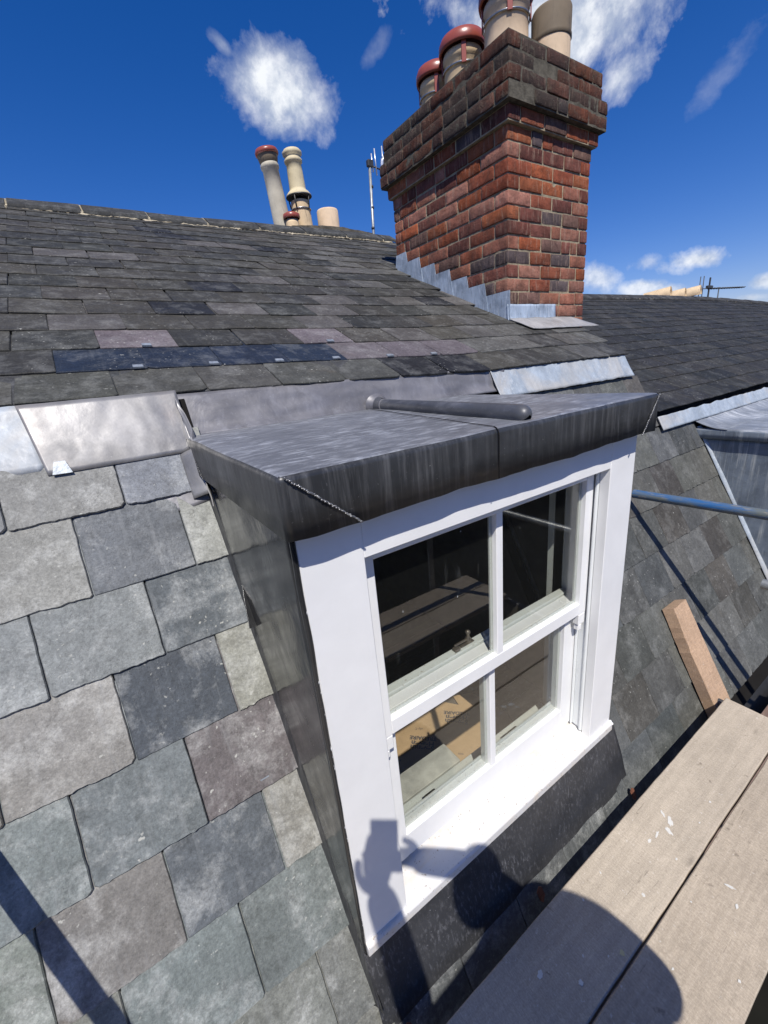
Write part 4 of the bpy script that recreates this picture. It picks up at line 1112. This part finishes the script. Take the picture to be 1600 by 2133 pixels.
far_pot(2.955, [(.08, -.2), (.08, .09), (.072, .10), (.065, .05)], M_BUFF_P, 'low pale pot partly hidden between two others', y=5.95)

# ---------------------------------------------------------------- aerials
def rod(b, p, q, r, n=8): b.tube([p, q], r, n)
ae = empty('television_aerial', (3.78, 5.6, .9)); tag(ae, 'small aerial on a slim banded mast just left of the big brick chimney', 'aerial', 'television aerials on the skyline')
b = MB(); rod(b, (3.755, 5.6, .9), (3.83, 5.6, 2.68), .019, 12)
b.mi = 1
for k in (.25, .5, .75): rod(b, (3.755+.075*k+.02, 5.6, 1.65+k*.98), (3.755+.075*k+.022, 5.6, 1.675+k*.98), .024, 10)
hb(b, 'mast', [M_GALV, M_BLACKM], ae)
b = MB(); b.new(); b.box(3.79, 3.88, 5.57, 5.63, 2.62, 2.70, .01); hb(b, 'bracket', M_BLACKM, ae)
b = MB(); rod(b, (3.80, 5.62, 2.66), (4.22, 5.60, 2.58), .010)
hb(b, 'boom', M_BLACKM, ae)
b = MB()
for (x, h, o_) in ((3.88, .13, .03), (3.935, .20, .05), (4.06, .26, .07), (4.17, .17, -.02)): rod(b, (x, 5.6, 2.63-(x-3.8)*.15-h*.6+o_), (x-.01, 5.6, 2.66-(x-3.8)*.15+h*.75+o_), .0085, 6)
b.tube([(4.05+.012, 5.57, 2.60+.10*math.sin(a))if False else (4.04+.03*math.cos(a), 5.57, 2.61+.135*math.sin(a)) for a in [2*math.pi*i/24 for i in range(25)]], .020, 8, False)
hb(b, 'element', flat_mat('aluminium', (.62, .63, .65), .35, .5, .1, 20, 50, .1, .6), ae)

# ================================================================ NEIGHBOUR HOUSE
nb = empty('terraced_house', (7.0, 2.5, -9.0)); tag(nb, 'lower neighbouring terraced house on the right with a dark slate roof', 'house')
NA = R(24.0)
def ns(x):
    return -.0030*max(0, x-8.6)**2 if x < 16 else -.0030*7.4**2
def nw(x): return .018*nz1(x*.9, 2, 2)
FN = Frame(1.385, -.452, NA, nw, ns)
nsl = MB(); GN = .196
NBT = [(.023, .023, .023), (.027, .027, .026), (.019, .020, .020), (.031, .030, .027), (.025, .025, .024)]
for r in range(15):
    vb = r*GN; x = 3.00 + (.0 if r % 2 else -.14) + rnd.uniform(-.02, .02)
    while x < 15:
        w = .29; x1 = x+w
        u0 = max(x, 3.0)
        if x1 > 3.06:
            slate(nsl, FN, u0+.001, x1-.001, vb+.004*nz1(x*2, r, 1), vb+GN*1.9, .021, .036, .0075, jit(rnd.choice(NBT), .12), .0025, None, rnd.uniform(-.005, .005), 5)
        x = x1
hb(nsl, 'roof_slates', M_SLATE_NB, nb)
b = MB(); b.new(); b.grid(lambda u, v: FN.P(3.0+12.2*u, .02+2.9*v, .0), 60, 2, (0, 0, -.05)); hb(b, 'roof_underlay', M_DARK, nb)
b = MB(); b.new(); b.grid(lambda u, v: FN.P(3.0+12.2*u, 2.95, 0)+Vector((0, 2.6*v, -1.15*v)), 60, 1, (0, 0, -.05)); hb(b, 'rear_slope', M_SLATE_NB, nb)
yr = FN.P(0, 2.97).y; zr = FN.P(0, 2.97).z
x = 3.0; mrt = MB()
while x < 15:
    ridge_tile(x+.003, x+.447, lambda q: yr+.03, lambda q: zr+ns(q)+.075, .15, .085, 'ridge_tile', nb, tn=(.036, .036, .036)); x += .45
    xj = x
    if rnd.random() < .5:
        mrt = MB(); mrt.new(); mrt.grid(lambda u, v: (xj-.012+.024*u, yr+.03+(-.15+.30*v), zr+ns(xj)+.080-abs(-.15+.30*v)*.56), 2, 8, (0, 0, -.02), False)
        hb(mrt, 'ridge_mortar', M_TORCH, nb)
b = MB(); b.new(); b.box(3.6, 15.2, .9, 1.2, -9.0, -2.0); hb(b, 'wall', M_WALL, nb)
# steep slates of the neighbour beyond its dormer are hidden; its bright flashing strip under the eaves
def nstrip(u, v):
    x = 3.04+3.2*u; z = -.560+.085*v
    return FM.P(x, vz(z-.010*u), .045+.006*nz1(x*19, z*3, 1)+.004*nz1(x*45, z, 5))+Vector((0, 0, .012*nz1(x*9, 1, 1)*v))
b = MB(); b.grid(nstrip, 260, 8, FM.Nn*-.003); hb(b, 'flashing', M_LEAD_WHITE, nb)
b = MB(); b.new()
b.grid(lambda u, v: FM.P(3.55+4*u, vz(-2.05+1.5*v), -.01), 2, 2, (0, 0, -.04)); hb(b, 'sarking', M_DARK, nb)
nd = empty('dormer_window', (4.3, .8, -1.5)); tag(nd, 'weathered lead clad dormer of the neighbouring house at the right edge, pale stained lead cheek', 'dormer window')
NX = 3.545
def ncheek(u, v):
    z = -.66-1.5*v; yb = FM.P(0, vz(z)).y+.02
    return (NX+.004*nz1(u*5, z*3, 2), .50+(yb-.50)*u, z)
b = MB(); b.grid(ncheek, 20, 30, (.012, 0, 0)); hb(b, 'cheek', M_LEAD_NB, nd)
def nroof(u, v):
    # v 0..1: from fascia bottom up over the edge, along the flat, then up to the eaves
    return None
bm = lead_box(NX-.030, 5.0, .46, 1.30, -.668, -.598, .016, 20)
def nch(f): return 0 if f.normal.z > .6 else 1
M_LEAD_NBT = lead_mat('lead_neighbour_top', (.15, .165, .185), (.52, .54, .56), (9, 1.4, 1), .9, .5, .4, .1, .5, wave=.6, slo=.42, shi=.62)
bm_obj(bm, 'flat_roof', [M_LEAD_NBT, M_LEAD_NB], nd, nch)
def nback(u, v):
    x = NX-.032+1.5*u; a = v
    y = 1.10+.28*a; z = -.597+.105*a*a
    return (x+.002*nz1(x*30, a, 1), y, z+.004*nz1(x*24, a*2, 1))
b = MB(); b.grid(nback, 80, 10, (0, 0, -.004)); hb(b, 'upstand', M_LEAD_NBT, nd)
b = MB()
b.grid(lambda u, v: FM.P(NX-.018+.024*u-.006*math.sin(v*30)*.3, vz(-.60-1.4*v), .030+.02*u), 2, 40, FM.Nn*-.003); hb(b, 'soaker', M_LEAD_WHITE, nd)
b = MB(); b.new(); b.box(NX+.02, 5.0, .50, .52, -2.1, -.67); hb(b, 'wall_face', M_LEAD_NB, nd)
# half round pots on the far ridge and an aerial
fc = empty('far_chimney_stack', (11.9, 6.2, .4)); tag(fc, 'distant chimney stack with three buff pots topped by half round hoods, right horizon', 'chimney')
b = MB(); b.new((.3, .2, .15)); b.box(11.6, 14.6, 6.0, 6.5, -.2, 1.05, .02); hb(b, 'brickwork', M_BRICK, fc)
for i, (x, z, l) in enumerate(((13.3, 1.22, .62), (14.15, 1.20, .62), (14.95, 1.27, .72))):
    pt = empty('chimney_pot'); pt.parent = fc; pt.location = Vector((x, 6.2, z)) - fc.location; pt.rotation_euler = (0, R(-6), R(-76))
    b = MB(); b.grid(lambda u, v: (l*(u-.5), .17*math.cos(math.pi*(v*1.25-.12)), .17*math.sin(math.pi*(v*1.25-.12))), 8, 18, None); b.grid(lambda u, v: (l*(u-.5), .15*math.cos(math.pi*(v*1.25-.12)), .15*math.sin(math.pi*(v*1.25-.12))), 8, 18, None)
    o = b.build('hood', M_BUFF); o.parent = pt
    b = MB(); b.lathe([(.13, -.30), (.12, -.05)], n=20); o = b.build('pot', M_BUFF_P); o.parent = pt
a2 = empty('television_aerial', (16.6, 6.0, -.5)); tag(a2, 'distant horizontal aerial with a long comb of rods on the right skyline', 'aerial', 'television aerials on the skyline')
b = MB(); rod(b, (16.6, 6.0, -.5), (16.62, 6.0, 1.47), .015); rod(b, (16.75, 6.0, -.2), (16.62, 6.0, 1.40), .012); hb(b, 'mast', M_BLACKM, a2)
b = MB(); rod(b, (15.25, 6.0, 1.40), (18.6, 6.0, 1.50), .011)
for k in range(13): rod(b, (16.1+k*.19, 6.0-.10, 1.425+k*.006), (16.1+k*.19, 6.0+.10, 1.425+k*.006), .012, 5)
for k in range(13): rod(b, (16.1+k*.19, 6.0, 1.395+k*.006), (16.1+k*.19, 6.0, 1.455+k*.006), .009, 5)
hb(b, 'boom', M_BLACKM, a2)
b = MB(); rod(b, (15.28, 6, 1.05), (15.28, 6, 1.72), .012); rod(b, (15.5, 6, 1.08), (15.5, 6, 1.74), .012)
b.new(); b.box(15.905, 15.945, 5.98, 6.02, 1.12, 1.72, .01); b.box(15.78, 16.1, 5.96, 6.04, 1.42, 1.50, .01); hb(b, 'element', M_BLACKM, a2)

# ================================================================ SCAFFOLD
def board(y0, y1, x0, x1, z, m, lab, warp=.002):
    r = empty('scaffold_board', ((x0+x1)/2, (y0+y1)/2, z)); tag(r, lab, 'scaffold board', 'scaffold boards of the walkway')
    b = MB(); b.new()
    nx = 90; th = .038
    g_ = rnd.uniform(0, 50)
    def sec(x):
        e0 = .0022*nz1(x*3+g_, 1, g_)+.0012*nz1(x*19+g_, 1, g_); e1 = .0022*nz1(x*3+g_, 5, g_)+.0012*nz1(x*19+g_, 5, g_)
        dz = warp*nz1(x*.9+g_, 2, g_)
        c = .003
        return [(y0+e0, z-th+dz), (y0+e0, z-c+dz), (y0+c+e0, z+dz), (y1-c+e1, z+dz), (y1+e1, z-c+dz), (y1+e1, z-th+dz)]
    rings = []
    for i in range(nx+1):
        x = x0+(x1-x0)*i/nx; xx = x
        rings.append([b.vert((xx+(0 if 0 < i < nx else .004*nz1(j*3, g_, i)), y, zz)) for j, (y, zz) in enumerate(sec(x))])
    for i in range(nx):
        for j in range(6): b.face([rings[i][j], rings[i][(j+1) % 6], rings[i+1][(j+1) % 6], rings[i+1][j]])
    b.face(rings[0]); b.face(rings[-1][::-1])
    hb(b, 'plank', m, r)
    return r
ZB = -1.75
B1 = board(.303, .533, -1.60, 2.285, ZB, M_BOARD, 'scaffold board nearest the dormer sill, with a white paint splash')
B2 = board(.062, .295, -1.60, 2.85, ZB+.002, M_BOARD2, 'second scaffold board from the dormer, with a curved grain figure and yellow paint spot')
board(-.172, .052, -1.60, .90, ZB-.001, M_BOARD, 'third scaffold board from the dormer, ending short')
board(-.405, -.180, -1.60, .90, ZB, M_BOARD2, 'fourth scaffold board from the dormer, under the photographer')
board(-.640, -.413, -1.60, 2.285, ZB, M_BOARD, 'outermost scaffold board but one, reflected in the glass')
board(-.875, -.648, -1.60, 2.285, ZB, M_BOARD2, 'outermost scaffold board, reflected in the glass')
def splat(x, y, r, ax, ang, parent, m=M_SPLASH, z=ZB+.0005, seed=0):
    b = MB(); n = 26; pts = []
    for i in range(n):
        a = 2*math.pi*i/n; q = r*.72*(1+.55*nz1(math.cos(a)*1.6+seed, math.sin(a)*1.6, seed*3)+.2*nz1(math.cos(a)*5+seed, math.sin(a)*5, seed))
        u, v = q*math.cos(a), q*ax*math.sin(a)
        pts.append((x+u*math.cos(ang)-v*math.sin(ang), y+u*math.sin(ang)+v*math.cos(ang), z+.0022))
    b.poly(pts, (0, 0, .0012)); return hb(b, 'paint_splash', m, parent)
for (x, y, r, ax, an, sd) in ((1.42, .418, .030, .35, .5, 1), (1.38, .405, .022, .45, 1.2, 2), (1.335, .425, .018, .3, .2, 3), (1.43, .448, .020, .28, .9, 4), (1.29, .43, .012, .5, .1, 5), (1.62, .36, .006, .7, 0, 6), (1.50, .350, .005, .7, 0, 7), (1.30, .345, .006, .8, 0, 8), (1.10, .36, .008, .8, 1, 9), (.93, .47, .006, .6, 1, 10), (.80, .39, .005, .6, 1, 11), (1.05, .48, .005, .7, 1, 17), (.86, .345, .004, .6, .5, 18)):
    splat(x, y, r, ax, an, B1, seed=sd)
for (x, y, r, ax, an, sd, mm) in ((1.345, .205, .020, .28, 1.9, 12, M_SPLASH), (1.30, .17, .012, .4, .2, 13, M_SPLASH), (1.10, .10, .006, .7, 0, 14, M_SPLASH), (.98, .22, .006, .6, 0, 16, M_SPLASH), (1.2, .26, .004, .7, 0, 19, M_SPLASH)):
    splat(x, y, r, ax, an, B2, mm, ZB+.0025, sd)
splat(.90, .325, .013, .7, .4, B1, M_YELLOW, ZB+.0005, 15)
splat(.66, .44, .016, .7, .4, B1, M_SPLASH, ZB+.0005, 20); splat(.74, .36, .011, .7, .4, B1, M_SPLASH, ZB+.0005, 21)
def pole(name, p, q, m, lab, r=.02415, cat='scaffold tube', ends=True):
    e = empty(name, p); tag(e, lab, cat, 'scaffold tubes')
    p = Vector(p); q = Vector(q); b = MB(); n = 24; K = 10
    pts = [p.lerp(q, i/K) for i in range(K+1)]
    b.tube(pts, r, n, False)
    b.tube(pts, r-.004, n, False)
    d = (q-p).normalized(); u = d.cross(Vector((0, 0, 1)) if abs(d.z) < .9 else Vector((1, 0, 0))).normalized(); w = d.cross(u)
    for c in (p, q):
        o1 = [b.vert(c+r*(math.cos(a)*u+math.sin(a)*w)) for a in [2*math.pi*i/n for i in range(n)]]
        o2 = [b.vert(c+(r-.004)*(math.cos(a)*u+math.sin(a)*w)) for a in [2*math.pi*i/n for i in range(n)]]
        for i in range(n): b.face([o1[i], o1[(i+1) % n], o2[(i+1) % n], o2[i]])
    hb(b, 'tube', m, e); return e
pole('scaffold_tube', (2.375, 1.125, -.785), (2.44, -.62, -.78), M_BLUET, 'blue painted scaffold tube pointing at the slates right of the dormer')
pole('scaffold_tube', (2.40, .515, -1.125), (2.42, -.95, -1.125), M_GALV, 'short pale scaffold tube end at the right edge of the photo')
pole('scaffold_tube', (2.31, .600, -1.820), (2.31, -.95, -1.820), M_GALVD, 'dark tube the board ends rest on')
pole('scaffold_tube', (-.62, .600, -1.816), (-.62, -.95, -1.816), M_GALVD, 'dark tube under the boards at the left, out of view')
pole('scaffold_tube', (-.525, 1.14, -.80), (-.525, -.90, -.80), M_GALV, 'scaffold tube left of the view whose shadow crosses the lower left slates')
pole('scaffold_tube', (-1.70, -.93, -9.0), (-1.70, -.93, .6), M_GALV, 'upright scaffold tube left of the photographer')
pole('scaffold_tube', (1.95, -.93, -9.0), (1.95, -.93, .15), M_GALV, 'upright scaffold tube right of the photographer')
pole('scaffold_tube', (-1.9, -.98, -.80), (3.2, -.98, -.80), M_GALV, 'upper guard rail behind the photographer')
pole('scaffold_tube', (-1.9, -.98, -1.28), (3.2, -.98, -1.28), M_GALV, 'lower guard rail behind the photographer')
# timber leaning on the slates
tm = empty('timber_offcut', (2.33, .62, -1.9)); tag(tm, 'sawn timber offcut leaning up the slates right of the dormer', 'timber')
b = MB(); b.new()
def tim(u, v): return None
rings = []
nk = 24
for i in range(nk+1):
    k = i/nk; v = vz(-1.95)+(vz(-1.385)-vz(-1.95))*k
    xo = -.012*k
    bite = 0.0
    if k > .62: bite = .012*max(0, (k-.62)/.38) + .007*nz1(k*14, 2, 2)
    n0, n1 = .030, .090
    sec = [(2.262+bite, n0), (2.262+bite*1.7, n1-.004), (2.266+bite*1.8, n1), (2.416, n1), (2.420, n1-.004), (2.420, n0)]
    if i == nk: sec = [(x, n) for x, n in sec]
    rings.append([b.vert(FM.P(x+xo+.0015*nz1(k*9, j, 1), v+(.018*nz1(j*1.3, 4, 4) if i == nk else 0), n+.0012*nz1(k*13, j, 5))) for j, (x, n) in enumerate(sec)])
for i in range(nk):
    for j in range(6): b.face([rings[i][j], rings[i][(j+1) % 6], rings[i+1][(j+1) % 6], rings[i+1][j]])
b.face(rings[0]); b.face(rings[-1][::-1]); hb(b, 'plank', M_TIMBER, tm)
# blue rag/strap under the tube end
b = MB(); b.new(); b.grid(lambda u, v: (2.285+.05*u, .60+.012*math.sin(u*7+v*4), -1.80-.075*v+.01*math.sin(u*5)), 10, 8, (0, .003, 0)); o = b.build('strap_end', flat_mat('blue_webbing', (.02, .05, .35), .7, .3)); tag(o, 'scrap of blue webbing by the end of the board', 'strap')

# ================================================================ PERSON holding the phone (stands behind the lens)
pe = empty('person', (.24, -.56, ZB)); tag(pe, 'person in dark work clothes standing on the boards, leaning forward and holding up a phone', 'person')
M_SKIN = flat_mat('skin', (.48, .30, .22), .5, .4, .08, 20, 80, .1); M_CLOTH = flat_mat('dark_work_cloth', (.035, .04, .06), .9, .2, .2, 30, 80, .3); M_HAIR = flat_mat('dark_hair', (.03, .02, .015), .6, .4)
def skin_obj(name, verts, edges, radii, m, parent, root=0, lev=2):
    me = bpy.data.meshes.new(name); me.from_pydata(verts, edges, []); me.materials.append(m)
    o = bpy.data.objects.new(name, me); COL.objects.link(o); o.parent = parent; o.location = -parent.location
    sm = o.modifiers.new('skin', 'SKIN'); sm.use_smooth_shade = True
    for i, r in enumerate(radii):
        sv = me.skin_vertices[0].data[i]; sv.radius = r if isinstance(r, tuple) else (r, r); sv.use_root = (i == root)
    ss = o.modifiers.new('sub', 'SUBSURF'); ss.levels = lev; ss.render_levels = lev
    return o
V = [(.24, -.60, -.86), (.24, -.58, -.68), (.23, -.52, -.48), (.21, -.43, -.30), (.18, -.375, -.215), (.145, -.335, -.15),   # pelvis..neck
     (.36, -.40, -.30), (.47, -.42, -.42), (.575, -.47, -.68), (.44, -.25, -.60), (.20, -.10, -.26), (.015, -.060, -.115),       # right arm 6-11
     (.06, -.40, -.29), (-.02, -.37, -.37), (-.11, -.24, -.56), (-.105, -.13, -.30), (-.102, -.055, -.110),                   # left arm 12-16
     (.34, -.62, -.95), (.37, -.60, -1.32), (.36, -.66, -1.68), (.37, -.55, -1.715),                                           # right leg
     (.14, -.60, -.95), (.10, -.55, -1.32), (.08, -.58, -1.68), (.08, -.46, -1.715), (.40, -.49, -.62), (.42, -.55, -.86), (.38, -.60, -1.05)]  # left leg, then coat bulk added to fill out the cast shadow
E_ = [(0, 1), (1, 2), (2, 3), (3, 4), (4, 5), (3, 6), (6, 7), (7, 8), (8, 9), (9, 10), (10, 11), (3, 12), (12, 13), (13, 14), (14, 15), (15, 16), (0, 17), (17, 18), (18, 19), (19, 20), (0, 21), (21, 22), (22, 23), (23, 24), (2, 25), (25, 26), (26, 27)]
Rr = [(.19, .13), (.19, .13), (.19, .13), (.15, .11), (.065, .065), (.056, .056), .085, .080, .064, .046, .044, .036, .075, .072, .066, .056, .044, .095, .065, .045, .042, .095, .065, .045, .042, (.12, .11), (.13, .11), (.12, .11)]
body = skin_obj('body', [Vector(v) for v in V], E_, Rr, M_CLOTH, pe)
# head with nose, ears, hair
hd = MB(); HC = Vector((.135, -.300, -.075))
Mh = Matrix.Rotation(R(-32), 4, 'Z') @ Matrix.Rotation(R(14), 4, 'X')
def headp(u, v):
    th = 2*math.pi*u; ph = math.pi*(v-.5)
    c = math.cos(ph); x = .075*c*math.sin(th); y = -.095*c*math.cos(th)*-1; z = .122*math.sin(ph)
    if z < -.03: k = (-.03-z)/.09; x *= 1-.32*k; y = y*(1-.18*k)+.012*k
    p = Vector((x, y, z))
    if abs(x) < .02 and y > .07 and -.04 < z < .02: p.y += .016*(1-abs(x)/.02)
    if abs(abs(x)-.03) < .014 and y > .06 and 0 < z < .03: p.y -= .008
    if abs(x) < .03 and y > .06 and -.075 < z < -.055: p.y -= .004
    return (Mh @ p) + HC
hd.grid(headp, 40, 28)
for s_ in (-1, 1): hd.lathe([(.001, .012), (.012, .009), (.022, 0), (.012, -.009), (.001, -.012)], Mh @ Vector((s_*.078, -.005, -.005)) + HC, 12, Matrix.Rotation(R(90), 4, 'Y'))
hb(hd, 'head', M_SKIN, pe)
hr = MB(); hr.grid(lambda u, v: (Mh @ Vector((.100*math.cos(math.pi*(v*.5))*math.sin(2*math.pi*u), .122*math.cos(math.pi*(v*.5))*math.cos(2*math.pi*u)-.016, .020+.125*math.sin(math.pi*v*.5)))) + HC, 36, 12); hb(hr, 'hair', M_HAIR, pe)
def hand(base, fwd, side, up, name='hand'):
    base = Vector(base); f = Vector(fwd).normalized(); s_ = Vector(side).normalized(); u = Vector(up).normalized()
    vs = [base, base+f*.05, base+f*.075]; ed = [(0, 1), (1, 2)]; rd = [(.028, .018), (.036, .016), (.034, .013)]
    for k, (o_, L) in enumerate(((-.030, .060), (-.010, .072), (.011, .068), (.031, .052))):
        a = len(vs); q = base+f*.080+s_*o_
        vs += [q, q+f*L*.45+u*.012, q+f*L*.8+u*.034, q+f*L*.9+u*.055]; ed += [(2, a), (a, a+1), (a+1, a+2), (a+2, a+3)]; rd += [.010, .0095, .009, .008]
    a = len(vs); q = base+f*.03-s_*.040
    vs += [q, q-s_*.020+f*.025+u*.012, q-s_*.022+f*.045+u*.032]; ed += [(1, a), (a, a+1), (a+1, a+2)]; rd += [.013, .011, .009]
    return skin_obj(name, vs, ed, rd, M_SKIN, pe, 0, 1)
hand((-.102, -.058, -.150), (.10, .16, .98), (.55, -.8, -.1), (.8, .5, .05)); hand((.045, -.060, -.135), (-.80, .20, .55), (-.45, .3, -.8), (-.3, .9, .1))
# phone: lens sits at the camera point, body just behind it
ph = MB(); ph.new()
ph.box(-.060, .013, -.135, .012, .004, .012, .003, cam.matrix_world)
o = ph.build('smartphone', M_BLACKM); tag(o, 'dark smartphone held up by the photographer', 'phone')

# ---------------------------------------------------------------- render hints
SC.cycles.max_bounces = 8; SC.cycles.transparent_max_bounces = 12
